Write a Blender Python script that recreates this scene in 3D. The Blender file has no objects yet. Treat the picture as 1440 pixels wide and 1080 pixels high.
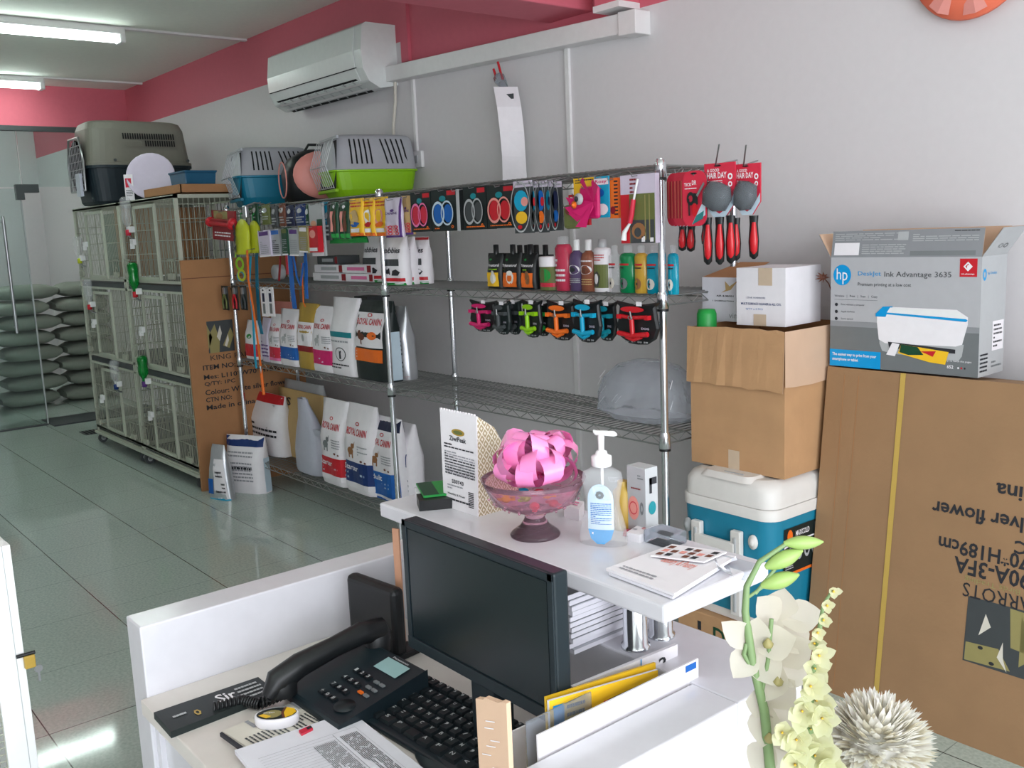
import bpy, math, random
from mathutils import Vector as V, Matrix as Mx
random.seed(7)
rnd = random.uniform
pi = math.pi
C = bpy.context.scene.collection
# ---------------------------------------------------------------- camera (fitted to the room's lines)
H = 1.57; FPX = 1348.04; YAW, PIT, ROL = -0.886062, 0.160713, -0.041910
_cy, _sy, _cp, _sp = math.cos(YAW), math.sin(YAW), math.cos(PIT), math.sin(PIT)
FWD = V((_sy*_cp, _cy*_cp, -_sp)); _r = V((_cy, -_sy, 0)); _u = _r.cross(FWD)
RGT = _r*math.cos(ROL) + _u*math.sin(ROL); UPV = -_r*math.sin(ROL) + _u*math.cos(ROL)
def ray(x, y): return RGT*((x-720)/FPX) - UPV*((y-540)/FPX) + FWD
def PY(x, y, Y): d = ray(x, y); d = d*(Y/d.y); return V((d.x, Y, d.z+H))
def PX(x, y, X): d = ray(x, y); d = d*(X/d.x); return V((X, d.y, d.z+H))
def PZ(x, y, z): d = ray(x, y); d = d*((z-H)/d.z); return V((d.x, d.y, z))
def PD(x, y, k): return ray(x, y)*k + V((0, 0, H))
cam = bpy.data.objects.new('camera', bpy.data.cameras.new('camera')); C.objects.link(cam)
cam.matrix_world = Mx(((RGT.x, UPV.x, -FWD.x, 0), (RGT.y, UPV.y, -FWD.y, 0), (RGT.z, UPV.z, -FWD.z, H), (0, 0, 0, 1)))
cam.data.sensor_width = 36; cam.data.lens = FPX/1440*36; cam.data.clip_start = .02
bpy.context.scene.camera = cam
# ---------------------------------------------------------------- materials
def lin(c): return tuple(((v/255)/12.92 if v/255 <= .04045 else ((v/255+.055)/1.055)**2.4) for v in c)
MATS = {}
def mt(name, col, rough=.5, metal=0, trans=0, var=.02, scale=30, bump=0, emit=0, alpha=1, ior=1.45, coat=0, bscale=None, sss=0):
    m = bpy.data.materials.new(name); m.use_nodes = True; nt = m.node_tree; b = nt.nodes['Principled BSDF']
    c = lin(col)
    n = nt.nodes.new('ShaderNodeTexNoise'); n.inputs['Scale'].default_value = scale; n.inputs['Detail'].default_value = 3
    tc = nt.nodes.new('ShaderNodeTexCoord'); nt.links.new(tc.outputs['Object'], n.inputs['Vector'])
    r = nt.nodes.new('ShaderNodeValToRGB'); r.color_ramp.elements[0].position = .3; r.color_ramp.elements[1].position = .7
    r.color_ramp.elements[0].color = tuple(x*(1-var) for x in c)+(1,); r.color_ramp.elements[1].color = tuple(min(1, x*(1+var)) for x in c)+(1,)
    nt.links.new(n.outputs['Fac'], r.inputs[0]); nt.links.new(r.outputs[0], b.inputs['Base Color'])
    b.inputs['Roughness'].default_value = rough; b.inputs['Metallic'].default_value = metal
    b.inputs['Transmission Weight'].default_value = trans; b.inputs['IOR'].default_value = ior; b.inputs['Alpha'].default_value = alpha
    b.inputs['Coat Weight'].default_value = coat
    if sss: b.inputs['Subsurface Weight'].default_value = sss; b.inputs['Subsurface Scale'].default_value = .02
    if emit: b.inputs['Emission Color'].default_value = c+(1,); b.inputs['Emission Strength'].default_value = emit
    if bump:
        n2 = nt.nodes.new('ShaderNodeTexNoise'); n2.inputs['Scale'].default_value = bscale or scale; n2.inputs['Detail'].default_value = 4
        nt.links.new(tc.outputs['Object'], n2.inputs['Vector'])
        bp = nt.nodes.new('ShaderNodeBump'); bp.inputs['Strength'].default_value = bump; bp.inputs['Distance'].default_value = .004
        nt.links.new(n2.outputs['Fac'], bp.inputs['Height']); nt.links.new(bp.outputs[0], b.inputs['Normal'])
    MATS[name] = m; return m
for a in [
 ('wallwhite', (216,212,214), .75, 0, 0, .012), ('pink', (208,104,120), .7), ('ceilwhite', (236,238,230), .8), ('trimwhite', (228,226,226), .4),
 ('plasticwhite', (232,232,232), .3), ('acwhite', (226,230,228), .18), ('black', (22,24,26), .4), ('gap', (14,16,18), .8), ('darkplastic', (24,36,42), .4),  # darkplastic: haze put into the black as a teal lift
 ('keyblack', (20,27,31), .45), ('screen', (18,30,34), .24), ('grey', (120,124,126), .5), ('lgrey', (176,178,180), .5), ('dgrey', (66,70,72), .5),  # screen: black lifted towards teal to imitate haze
 ('red', (196,28,42), .4), ('dred', (140,24,34), .45), ('crimson', (206,44,68), .4), ('magenta', (206,26,104), .4), ('pinkp', (232,120,170), .4),
 ('orange', (238,112,32), .45), ('yellow', (240,190,40), .4), ('yelgreen', (190,198,44), .5), ('lime', (140,196,18), .35), ('green', (34,150,66), .4),
 ('dgreen', (20,70,46), .4), ('olive', (104,112,62), .5), ('teal', (18,140,160), .4), ('cyan', (14,160,198), .4), ('blue', (20,96,178), .4),
 ('dblue', (18,50,110), .4), ('navy', (24,32,66), .5), ('purple', (84,44,120), .4), ('brown', (110,62,44), .5), ('tan', (196,164,112), .55),
 ('gold', (176,144,60), .4), ('skin', (214,160,130), .5), ('peach', (228,150,140), .5), ('counter', (216,214,220), .16), ('cagewhite', (186,190,174), .4),
 ('wire', (150,152,150), .35, .7), ('wirew', (166,168,152), .45), ('hpgrey', (178,178,182), .35), ('hpmid', (140,142,146), .35), ('hpdark', (112,116,118), .35), ('hpblue', (0,150,214), .35),
 ('kennel', (112,110,100), .5), ('kenneldark', (20,34,42), .5), ('carrierblue', (10,120,150), .4), ('carriergrey', (172,174,180), .45),
 ('coolerteal', (30,128,158), .4), ('coolerwhite', (226,222,218), .4), ('mauve', (206,196,214), .4), ('paper', (226,224,232), .7), ('card', (236,232,236), .5),
 ('ink', (40,42,48), .6), ('faint', (156,156,162), .6), ('cream', (214,208,196), .6), ('desk', (214,206,200), .35), ('sack', (140,146,136), .7), ('silver', (190,192,196), .28, .6),
 ('leafgreen', (110,170,50), .5), ('stem', (118,142,96), .55), ('bud', (146,172,96), .4), ('ribbondark', (210,70,130), .3),
 ('khaki', (150,140,90), .5), ('bottlelabel', (196,214,226), .4), ('glossred', (200,30,40), .25), ('logoteal', (20,130,140), .5), ('fur', (150,104,66), .7), ('furw', (226,222,214), .7),
 ]: mt(*a)
mt('cardboard3', (154,120,87), .8, var=.05, scale=7, bump=.2, bscale=60); mt('storefill', (236,252,246), .5, emit=110); mt('tubblue', (50,110,146), .2, 0, .3)  # the emissive tube here belongs to the added storeroom lamp
mt('cardboard', (188,146,106), .8, var=.07, scale=8, bump=.25, bscale=60); mt('cardboard2', (170,122,82), .8, var=.06, scale=6, bump=.2, bscale=70)
mt('cardboardpale', (205,172,146), .8, var=.05, scale=8); mt('tape', (206,184,160), .3, var=.03); mt('strapy', (196,164,84), .4)
mt('chrome', (214,216,220), .16, .95, var=.04); mt('steel', (170,172,174), .3, .9)
mt('glass', (225,240,236), .02, 0, 1, var=.01, ior=1.3); mt('clear', (240,243,246), .08, alpha=.2, var=.02, coat=.5); mt('wrap', (226,230,238), .14, 0, .8, var=.06, ior=1.12, bump=.9, bscale=24)
mt('pinkglass', (244,200,218), .05, 0, .9, var=.02, ior=1.25); mt('jelly', (40,190,90), .1, 0, .6, ior=1.3); mt('shampooy', (226,180,70), .15, 0, .3); mt('shampoob', (10,170,200), .15, 0, .3); mt('shampoog', (10,150,90), .15, 0, .3)
mt('shampoor', (222,70,100), .15, 0, .3); mt('greenbottle', (16,150,60), .1, 0, .5); mt('ribbon', (255,150,205), .2, var=.03, sss=.3); mt('tube', (236,252,246), .5, emit=21); mt('led', (220,220,90), .5, emit=2)
mt('plasticbag', (206,208,222), .3, 0, .25, bump=.6, bscale=18); mt('blister', (200,206,214), .1, 0, .85, ior=1.15, bump=.3, bscale=20)
mt('tealplastic', (60,150,150), .2, 0, .4); mt('bin', (18,44,50), .5); mt('plum', (90,74,108), .25); mt('brownsh', (140,84,64), .25); mt('orangedeco', (240,120,90), .6, bump=.3, bscale=12)
mt('lcd', (150,186,186), .3); mt('hub', (24,34,34), .5); mt('glassdoor', (232,244,242), .03, 0, .97, var=.01, ior=1.12); mt('wavewood', (150,140,100), .5)
def floor_mat():
    m = bpy.data.materials.new('floor_tiles'); m.use_nodes = True; nt = m.node_tree; b = nt.nodes['Principled BSDF']; N = nt.nodes.new; L = nt.links.new
    tc = N('ShaderNodeTexCoord'); mp = N('ShaderNodeMapping'); mp.inputs['Location'].default_value = (3.25, -1.126, 0); L(tc.outputs['Object'], mp.inputs['Vector'])
    br = N('ShaderNodeTexBrick'); br.offset = 0; br.inputs['Scale'].default_value = 1; br.inputs['Brick Width'].default_value = .5025; br.inputs['Row Height'].default_value = .487
    br.inputs['Mortar Size'].default_value = .0022; br.inputs['Brick Width'].default_value = 400
    b2 = N('ShaderNodeTexBrick'); b2.offset = 0; b2.inputs['Scale'].default_value = 1; b2.inputs['Brick Width'].default_value = .5025; b2.inputs['Row Height'].default_value = 400; b2.inputs['Mortar Size'].default_value = .0016; L(mp.outputs[0], b2.inputs['Vector'])
    for q_ in ('Color1', 'Color2'): b2.inputs[q_].default_value = (1, 1, 1, 1)
    b2.inputs['Mortar'].default_value = (.55, .55, .55, 1); mm = N('ShaderNodeMixRGB'); mm.blend_type = 'MULTIPLY'; mm.inputs[0].default_value = 1; L(br.outputs['Color'], mm.inputs[1]); L(b2.outputs['Color'], mm.inputs[2])
    br.inputs['Mortar Smooth'].default_value = .1; L(mp.outputs[0], br.inputs['Vector'])
    no = N('ShaderNodeTexNoise'); no.inputs['Scale'].default_value = 90; no.inputs['Detail'].default_value = 5; L(tc.outputs['Object'], no.inputs['Vector'])
    rp = N('ShaderNodeValToRGB'); rp.color_ramp.elements[0].position = .35; rp.color_ramp.elements[1].position = .65
    rp.color_ramp.elements[0].color = lin((168,182,174))+(1,); rp.color_ramp.elements[1].color = lin((190,202,194))+(1,); L(no.outputs['Fac'], rp.inputs[0])
    L(rp.outputs[0], br.inputs['Color1']); L(rp.outputs[0], br.inputs['Color2']); br.inputs['Mortar'].default_value = lin((62,66,60))+(1,)
    L(mm.outputs[0], b.inputs['Base Color']); b.inputs['Roughness'].default_value = .07; b.inputs['IOR'].default_value = 1.5
    n2 = N('ShaderNodeTexNoise'); n2.inputs['Scale'].default_value = 2.5; L(tc.outputs['Object'], n2.inputs['Vector'])
    bp = N('ShaderNodeBump'); bp.inputs['Strength'].default_value = .08; bp.inputs['Distance'].default_value = .01; L(n2.outputs['Fac'], bp.inputs['Height']); L(bp.outputs[0], b.inputs['Normal'])
    MATS['floor'] = m
floor_mat()
def petal_mat(name, col):
    m = bpy.data.materials.new(name); m.use_nodes = True; nt = m.node_tree; b = nt.nodes['Principled BSDF']; N = nt.nodes.new; L = nt.links.new
    tc = N('ShaderNodeTexCoord'); n = N('ShaderNodeTexNoise'); n.inputs['Scale'].default_value = 40; L(tc.outputs['Object'], n.inputs['Vector']); r = N('ShaderNodeValToRGB'); c = lin(col)
    r.color_ramp.elements[0].color = tuple(x*.93 for x in c)+(1,); r.color_ramp.elements[1].color = c+(1,); L(n.outputs['Fac'], r.inputs[0]); L(r.outputs[0], b.inputs['Base Color']); b.inputs['Roughness'].default_value = .55
    t = N('ShaderNodeBsdfTranslucent'); L(r.outputs[0], t.inputs['Color']); x = N('ShaderNodeMixShader'); x.inputs[0].default_value = .5; o = nt.nodes['Material Output']
    L(b.outputs[0], x.inputs[1]); L(t.outputs[0], x.inputs[2]); L(x.outputs[0], o.inputs['Surface']); MATS[name] = m
petal_mat('petal', (226,220,206)); petal_mat('petaly', (230,230,196)); petal_mat('pomp', (246,244,238)); petal_mat('pomp2', (232,226,208))
def lattice_mat():
    m = bpy.data.materials.new('gold_lattice_card'); m.use_nodes = True; nt = m.node_tree; b = nt.nodes['Principled BSDF']; N = nt.nodes.new; L = nt.links.new
    tc = N('ShaderNodeTexCoord'); mp = N('ShaderNodeMapping'); mp.inputs['Rotation'].default_value = (pi/2, 0, 0); mp.inputs['Scale'].default_value = (1, 1, 1); L(tc.outputs['Object'], mp.inputs['Vector'])
    sx = N('ShaderNodeSeparateXYZ'); L(tc.outputs['Object'], sx.inputs[0])
    def mth(op, a, bb=None):
        n = N('ShaderNodeMath'); n.operation = op
        for i, q in enumerate((a, bb)):
            if q is None: continue
            if isinstance(q, (int, float)): n.inputs[i].default_value = q
            else: L(q, n.inputs[i])
        return n.outputs[0]
    u = mth('MULTIPLY', sx.outputs['Y'], 70); w = mth('MULTIPLY', sx.outputs['Z'], 50)
    a = mth('ABSOLUTE', mth('SUBTRACT', mth('FRACT', mth('ADD', u, w)), .5)); c = mth('ABSOLUTE', mth('SUBTRACT', mth('FRACT', mth('SUBTRACT', u, w)), .5))
    l = mth('GREATER_THAN', mth('MAXIMUM', a, c), .41); d = mth('LESS_THAN', mth('MAXIMUM', a, c), .17); k = mth('MAXIMUM', l, d)
    mx = N('ShaderNodeMixRGB'); L(k, mx.inputs[0]); mx.inputs[1].default_value = lin((176,158,122))+(1,); mx.inputs[2].default_value = lin((236,228,214))+(1,)
    L(mx.outputs[0], b.inputs['Base Color']); b.inputs['Roughness'].default_value = .5; MATS['lattice'] = m
lattice_mat()
# ---------------------------------------------------------------- mesh builder
GC = {}
def glyphs(s, bold):
    k = (s, bold)
    if k not in GC:
        cu = bpy.data.curves.new('t', 'FONT'); cu.body = s; cu.resolution_u = 2; cu.offset = .02 if bold else 0
        o = bpy.data.objects.new('t', cu); C.objects.link(o); bpy.context.view_layer.update()
        me = bpy.data.meshes.new_from_object(o.evaluated_get(bpy.context.evaluated_depsgraph_get()))
        vs = [(v.co.x, v.co.y) for v in me.vertices]; fs = [tuple(p.vertices) for p in me.polygons]
        bpy.data.objects.remove(o); bpy.data.curves.remove(cu); bpy.data.meshes.remove(me)
        if vs:
            x0 = min(v[0] for v in vs); x1 = max(v[0] for v in vs); y0 = min(v[1] for v in vs); y1 = max(v[1] for v in vs)
            vs = [((x-x0)/max(1e-6, x1-x0), (y-y0)/max(1e-6, y1-y0)) for x, y in vs]
        GC[k] = (vs, fs)
    return GC[k]
def plane(O, U, W):
    O, U, W = V(O), V(U), V(W); n = U.cross(W).normalized()
    return lambda u, v, o=0: O + U*u + W*v + n*o
class MB:
    def __init__(s): s.v = []; s.f = []; s.mi = []; s.sm = []; s.mats = []
    def add(s, vs, fs, m, smooth=False):
        if m not in s.mats: s.mats.append(m)
        k = s.mats.index(m); b = len(s.v); s.v += [tuple(v) for v in vs]
        for f in fs: s.f.append(tuple(b+i for i in f)); s.mi.append(k); s.sm.append(smooth)
        return s
    def box(s, x0, x1, y0, y1, z0, z1, m, M=None, skip=''):
        vs = [V((x, y, z)) for z in (z0, z1) for y in (y0, y1) for x in (x0, x1)]
        if M: vs = [M @ v for v in vs]
        F = {'b': (0, 2, 3, 1), 't': (4, 5, 7, 6), 'f': (0, 1, 5, 4), 'k': (2, 6, 7, 3), 'l': (0, 4, 6, 2), 'r': (1, 3, 7, 5)}
        return s.add(vs, [F[k] for k in F if k not in skip], m)
    def loft(s, rings, m, smooth=True, cap=True, closed=True):
        n = len(rings[0]); vs = [p for r in rings for p in r]; fs = []
        for i in range(len(rings)-1):
            for j in range(n if closed else n-1):
                a = i*n+j; b = i*n+(j+1) % n; fs.append((a, b, b+n, a+n))
        s.add(vs, fs, m, smooth)
        if cap and closed:
            s.add(rings[0], [tuple(range(n))[::-1]], m); s.add(rings[-1], [tuple(range(n))], m)
        return s
    def tube(s, pts, r, m, n=6, smooth=True, cap=True):
        pts = [V(p) for p in pts]; rr = r if isinstance(r, (list, tuple)) else [r]*len(pts); rings = []; a0 = None
        for i, p in enumerate(pts):
            t = (pts[min(i+1, len(pts)-1)]-pts[max(i-1, 0)])
            t = t.normalized() if t.length > 1e-9 else V((0, 0, 1))
            a = (a0 if a0 else (V((0, 0, 1)) if abs(t.z) < .9 else V((1, 0, 0)))); a = (a - t*a.dot(t)).normalized(); a0 = a; b = t.cross(a)
            rings.append([p + (a*math.cos(2*pi*j/n) + b*math.sin(2*pi*j/n))*rr[i] for j in range(n)])
        return s.loft(rings, m, smooth, cap)
    def lathe(s, prof, m, n=20, c=(0, 0, 0), sx=1, sy=1, cap=True, M=None, smooth=True):
        c = V(c); rings = [[(M @ V((r*math.cos(2*pi*j/n)*sx, r*math.sin(2*pi*j/n)*sy, z)) if M else V((r*math.cos(2*pi*j/n)*sx, r*math.sin(2*pi*j/n)*sy, z)))+c for j in range(n)] for r, z in prof]
        return s.loft(rings, m, smooth, cap)
    def ball(s, c, r, m, n=12, k=8, sz=1, sx=1, sy=1):
        return s.lathe([(max(1e-4, r*math.sin(pi*i/k)), -r*sz*math.cos(pi*i/k)) for i in range(k+1)], m, n, c, sx, sy, cap=False)
    def patch(s, S, u0, v0, u1, v1, m, o=.0006, nu=1, nv=1):
        vs = [S(u0+(u1-u0)*i/nu, v0+(v1-v0)*j/nv, o) for j in range(nv+1) for i in range(nu+1)]
        return s.add(vs, [(j*(nu+1)+i, j*(nu+1)+i+1, (j+1)*(nu+1)+i+1, (j+1)*(nu+1)+i) for j in range(nv) for i in range(nu)], m)
    def ell(s, S, u, v, ru, rv, m, o=.0009, n=14, hole=0):
        if hole:
            vs = [S(u+ru*k*math.cos(2*pi*i/n), v+rv*k*math.sin(2*pi*i/n), o) for k in (hole, 1) for i in range(n)]
            return s.add(vs, [(i, (i+1) % n, n+(i+1) % n, n+i) for i in range(n)], m)
        return s.add([S(u+ru*math.cos(2*pi*i/n), v+rv*math.sin(2*pi*i/n), o) for i in range(n)], [tuple(range(n))], m)
    def poly(s, S, pts, m, o=.0009): return s.add([S(u, v, o) for u, v in pts], [tuple(range(len(pts)))], m)
    def text(s, S, t, u0, v0, u1, v1, m, o=.0014, bold=True):
        vs, fs = glyphs(t, bold)
        return s.add([S(u0+(u1-u0)*x, v0+(v1-v0)*y, o) for x, y in vs], fs, m)
    def deco(s, S, L, nu=6, nv=3):
        for d in L:
            k = d[0]
            if k == 'p': s.patch(S, *d[1:6], *d[6:7], nu=nu, nv=nv) if len(d) > 6 else s.patch(S, *d[1:6], .0006, nu, nv)
            elif k == 't': s.text(S, *d[1:])
            elif k == 'e': s.ell(S, *d[1:])
            elif k == 'g': s.poly(S, *d[1:])
            elif k == 'l':   # lines of small print
                _, u0, v0, u1, v1, n, m = d
                for i in range(n):
                    vv = v0+(v1-v0)*(i+.5)/n; h = abs(v1-v0)/n*.22; u = u0
                    while u < u1-.01:
                        w = rnd(.04, .13)*(u1-u0+.2); e = min(u1, u+w); s.patch(S, u, vv-h, e, vv+h, m, .0011); u = e+.02*(u1-u0)
                        if rnd(0, 1) < .05: break
        return s
    def build(s, name, parent=None, loc=None, bevel=0, seg=2, kind=None, label=None, tag=None, rz=0):
        me = bpy.data.meshes.new(name)
        L = V(loc) if loc is not None else V((0, 0, 0))
        me.from_pydata(s.v, [], s.f); me.update()
        for m in s.mats: me.materials.append(MATS[m])
        me.polygons.foreach_set('material_index', s.mi); me.polygons.foreach_set('use_smooth', s.sm)
        o = bpy.data.objects.new(name, me); C.objects.link(o); o.location = L; o.rotation_euler.z = rz
        if parent: o.parent = parent
        if bevel:
            b = o.modifiers.new('bevel', 'BEVEL'); b.width = bevel; b.segments = seg; b.limit_method = 'ANGLE'; b.angle_limit = .6
        if kind: o['kind'] = kind
        if label: o['label'] = label
        if tag: setp(o, *tag)
        return o
def setp(o, label, cat, group=None):
    o['label'] = label; o['category'] = cat
    if group: o['group'] = group
    return o
def T(name, label, cat, loc=(0, 0, 0), rz=0, group=None, rx=0, ry=0):
    o = bpy.data.objects.new(name, None); C.objects.link(o); o.location = V(loc); o.rotation_euler = (rx, ry, rz); o.empty_display_size = .05
    return setp(o, label, cat, group)
def kids(o): return [c for c in bpy.data.objects if c.parent == o]
def dup(root, loc, rz=None, label=None, group=None):
    r = root.copy(); C.objects.link(r); r.location = V(loc)
    if rz is not None: r.rotation_euler.z = rz
    if label: r['label'] = label
    if group: r['group'] = group
    def rec(a, b):
        for ch in kids(a):
            c = ch.copy(); C.objects.link(c); c.parent = b; rec(ch, c)
    rec(root, r); return r
# span of a thing standing on z at its lower pixel edge: returns (front-bottom point, width, height)
def stand(x0, x1, yt, yb, z):
    p = PZ((x0+x1)/2, yb, z); Y = p.y
    if z > .1: Y = min(2.66, max(2.495, Y)); q_ = PY((x0+x1)/2, yb, Y); p = V((q_.x, Y, z))
    w = abs(PY(x1, yb, Y).x-PY(x0, yb, Y).x); h = PY((x0+x1)/2, yt, Y).z-z
    return p, w, h
def hang(x0, x1, y0, y1, Y):
    ym = (y0+y1)/2; xm = (x0+x1)/2
    return PY(x0, ym, Y).x, PY(x1, ym, Y).x, PY(xm, y1, Y).z, PY(xm, y0, Y).z
# ---------------------------------------------------------------- the room
YW = 3.10; XF = -9.21; CE = 2.962
b = MB()
Y = YW
def wallrect(x0, x1, z0, z1, m): b.add([(x0, Y, z0), (x1, Y, z0), (x1, Y, z1), (x0, Y, z1)], [(0, 1, 2, 3)], m)
b.box(-12.6, 2.4, YW, YW+.12, 0, 2.45, 'wallwhite'); b.box(-12.6, -4.6, YW, YW+.12, 2.45, 2.618, 'wallwhite')
b.box(-4.6, 2.4, YW, YW+.12, 2.45, 2.618, 'pink'); b.box(-12.6, 2.4, YW, YW+.12, 2.618, CE, 'pink')
b.build('wall_right', kind='structure')
MB().box(-12.6, 2.4, -3.0, YW+.12, -.1, 0, 'floor').build('floor', kind='structure')
MB().box(-12.6, 2.4, -3.0, YW+.12, CE, CE+.1, 'ceilwhite').build('ceiling', kind='structure')
# pink beam over the glass front, wall beyond, left wall, near wall with the shop window opening
MB().box(XF-.12, XF, -3.0, YW, 2.61, CE, 'pink').build('wall_far', kind='structure')
MB().box(-12.6, -12.5, -3.0, YW, 0, CE, 'wallwhite').build('wall_storeroom', kind='structure')
MB().box(-12.6, 2.4, -3.12, -3.0, 0, CE, 'wallwhite').build('wall_left', kind='structure')
b = MB(); b.box(2.2, 2.4, -3.0, YW, 2.5, CE, 'wallwhite'); b.box(2.2, 2.4, 2.6, YW, 0, 2.5, 'wallwhite'); b.box(2.2, 2.4, -3.0, -2.6, 0, 2.5, 'wallwhite'); b.box(2.2, 2.4, -2.6, 2.6, 0, .3, 'wallwhite')
b.build('wall_near', kind='structure')
# cross beam (runs along Y over the shop)
zb = 2.49
b = MB(); b.box(-3.41, -3.13, -3.0, YW, zb, CE, 'pink'); b.build('ceiling_beam', kind='structure', bevel=.006)
MB().box(-3.0, -2.86, YW-.12, YW, 2.47, CE, 'pink').box(-3.005, -2.855, YW-.125, YW, 2.445, 2.47, 'trimwhite').build('trim_1', kind='structure')
MB().box(-4.62, -4.55, YW-.02, YW, 2.5, CE, 'pink').build('trim_2', kind='structure')
# cable trunking along the wall, slightly sloped
def trunk(p, q, w, d, name, m='trimwhite'):
    b = MB(); b.add([(p.x, YW-d, p.z), (q.x, YW-d, q.z), (q.x, YW-d, q.z+w), (p.x, YW-d, p.z+w), (p.x, YW, p.z), (q.x, YW, q.z), (q.x, YW, q.z+w), (p.x, YW, p.z+w)],
        [(0, 1, 2, 3), (0, 4, 5, 1), (3, 2, 6, 7), (1, 5, 6, 2), (0, 3, 7, 4)], m)
    return b.build(name, kind='structure', bevel=.004)
trunk(V((-4.70, 0, 2.405)), V((-2.90, 0, 2.347)), .082, .08, 'trim_3')
trunk(V((-2.90, 0, 2.338)), V((-2.80, 0, 2.334)), .095, .088, 'trim_4')
MB().box(-4.550, -4.528, YW-.014, YW, 2.0, 2.42, 'trimwhite').build('trim_5', kind='structure')
MB().box(-3.308, -3.284, YW-.014, YW, .2, 2.36, 'trimwhite').build('trim_6', kind='structure')
for nm, X in (('trim_7', -6.6), ('trim_8', -8.75)): MB().box(X-.02, X+.02, 2.2, YW, CE-.014, CE, 'trimwhite').build(nm, kind='structure')
# glass shop front at the far end
b = MB(); b.box(XF-.06, XF+.02, -3.0, YW, 2.575, 2.615, 'dgrey'); b.box(XF-.05, XF+.01, -3.0, 2.125, 0, .012, 'dgrey'); b.build('trim_9', kind='structure')
MB().box(XF-.3, XF+.14, 2.14, YW, 0, .012, 'dgrey').build('trim_10', kind='structure')
MB().box(XF-.012, XF, -3.0, 2.14, 2.10, 2.575, 'glassdoor').build('window_1', kind='structure')
MB().box(XF-.012, XF, 2.15, YW, 2.10, 2.575, 'glassdoor').build('window_2', kind='structure')
d = MB().box(XF-.012, XF, 1.22, 2.125, .015, 2.085, 'glassdoor').build('door_1', kind='structure')
MB().box(XF-.016, XF+.004, 2.119, 2.129, .015, 2.085, 'lgrey').build('door_edge', d)
MB().box(XF-.03, XF+.03, 2.085, 2.27, 2.05, 2.12, 'dgrey').box(XF-.03, XF+.03, 2.085, 2.15, 1.99, 2.05, 'dgrey').build('patch_fitting', d)
MB().tube([(XF+.06, 1.95, 1.85), (XF+.06, 1.95, .85)], .014, 'steel').tube([(XF+.06, 1.95, 1.8), (XF, 1.95, 1.8)], .01, 'steel').tube([(XF+.06, 1.95, .9), (XF, 1.95, .9)], .01, 'steel').build('door_handle', d)
# floor drain
b = MB(); b.box(-8.62, -8.42, 2.22, 2.42, 0, .004, 'dgrey')
for i in range(6): b.box(-8.61, -8.43, 2.235+i*.03, 2.25+i*.03, .004, .006, 'gap')
setp(b.build('floor_drain', loc=(0, 0, 0)), 'square metal drain grate in the floor near the cage wheel', 'drain')
# storeroom contents behind the glass: sacks, bagged stock, bin, rack
yy = 0; k = 0
LB = ['bottom', 'second', 'third', 'fourth', 'fifth', 'sixth', 'seventh', 'eighth']
for r in range(8):
    n = 2; off = .06*(r % 2)
    for c in range(n):
        L = .54+rnd(-.03, .03); y0 = 2.02+off+c*.585; z = r*.152+.001; b = MB(); rings = []
        for i in range(9):
            t = i/8; w = .26*(1-.25*abs(2*t-1)**4); hh = .074*(1-.55*abs(2*t-1)**5)
            rings.append([V((math.copysign(abs(math.cos(a))**.6, math.cos(a))*w+rnd(-.006, .006), t*L, .074+math.copysign(abs(math.sin(a))**.7, math.sin(a))*hh+rnd(-.003, .003))) for a in [2*pi*j/14 for j in range(14)]])
        b.loft(rings, 'sack')
        side = 'beside the glass door edge' if c == 0 else 'beside the far cage'
        setp(b.build('feed_sack', loc=(-10.6+rnd(-.03, .03), y0, z)), f'grey green sack {side}, {"topmost" if r == 7 else LB[r]} layer of the storeroom stack', 'sack', 'sacks stacked in the storeroom')
b = MB()
for i in range(46):
    y = rnd(1.25, 1.98); z = rnd(.35, 1.4); q = rnd(.05, .11)
    M = Mx.Translation((-10.55+rnd(-.2, .2), y, z)) @ Mx.Rotation(rnd(0, 6), 4, V((rnd(-1, 1), rnd(-1, 1), rnd(-1, 1))))
    b.lathe([(q*.3, -q), (q, -q*.5), (q*.8, .2*q), (q*.2, q)], 'wrap', 7, M=M, smooth=False)
b.box(-10.8, -10.4, 1.25, 1.98, 0, .36, 'wrap')
o = b.build('bagged_stock', kind='stuff'); setp(o, 'heap of shiny clear plastic bags of stock behind the glass door', 'bags'); o['kind'] = 'stuff'
b = MB(); b.lathe([(.17, 0), (.2, .1), (.22, .5), (.2, .62), (.12, .72), (.05, .76)], 'bin', 16, M=None)
setp(b.build('bin_bag', loc=(-9.62, 1.52, 0)), 'dark teal filled rubbish bag behind the glass door', 'bag')
t = T('wire_rack', 'thin metal rack with hanging goods seen through the glass door', 'rack', (-10.1, 1.5, 0))
b = MB(); b.tube([(0, -.12, 0), (0, -.12, 1.7)], .012, 'steel'); b.tube([(0, .38, 0), (0, .38, 1.7)], .012, 'steel'); b.build('upright', t)
for z in (1.7, 1.3, 1.05): MB().tube([(0, -.12, z), (0, .38, z)], .01, 'dgrey').tube([(.18, -.12, z), (.18, .38, z)], .008, 'dgrey').tube([(0, .1, z), (.18, .1, z)], .008, 'dgrey').tube([(0, .38, z), (.18, .38, z)], .008, 'dgrey').build('rack_shelf', t)
for i, (y, z, m, nm) in enumerate(((1.86, 1.15, 'red', 'red'), (1.62, 1.2, 'tealplastic', 'teal'), (1.74, 1.12, 'lgrey', 'pale grey'))):
    b = MB(); b.lathe([(.02, .2), (.05, .14), (.07, .05), (.05, 0)], m, 10)
    setp(b.build('packet', loc=(-9.93, y, z)), f'{nm} packet on the wire rack behind the glass door', 'packet')
b = MB().lathe([(.04, 0), (.04, .13), (.025, .15), (.025, .2)], 'plasticwhite', 12)
setp(b.build('bottle', loc=(-9.96, 1.78, 1.31)), 'white bottle on the wire rack behind the glass door', 'bottle')
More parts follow.
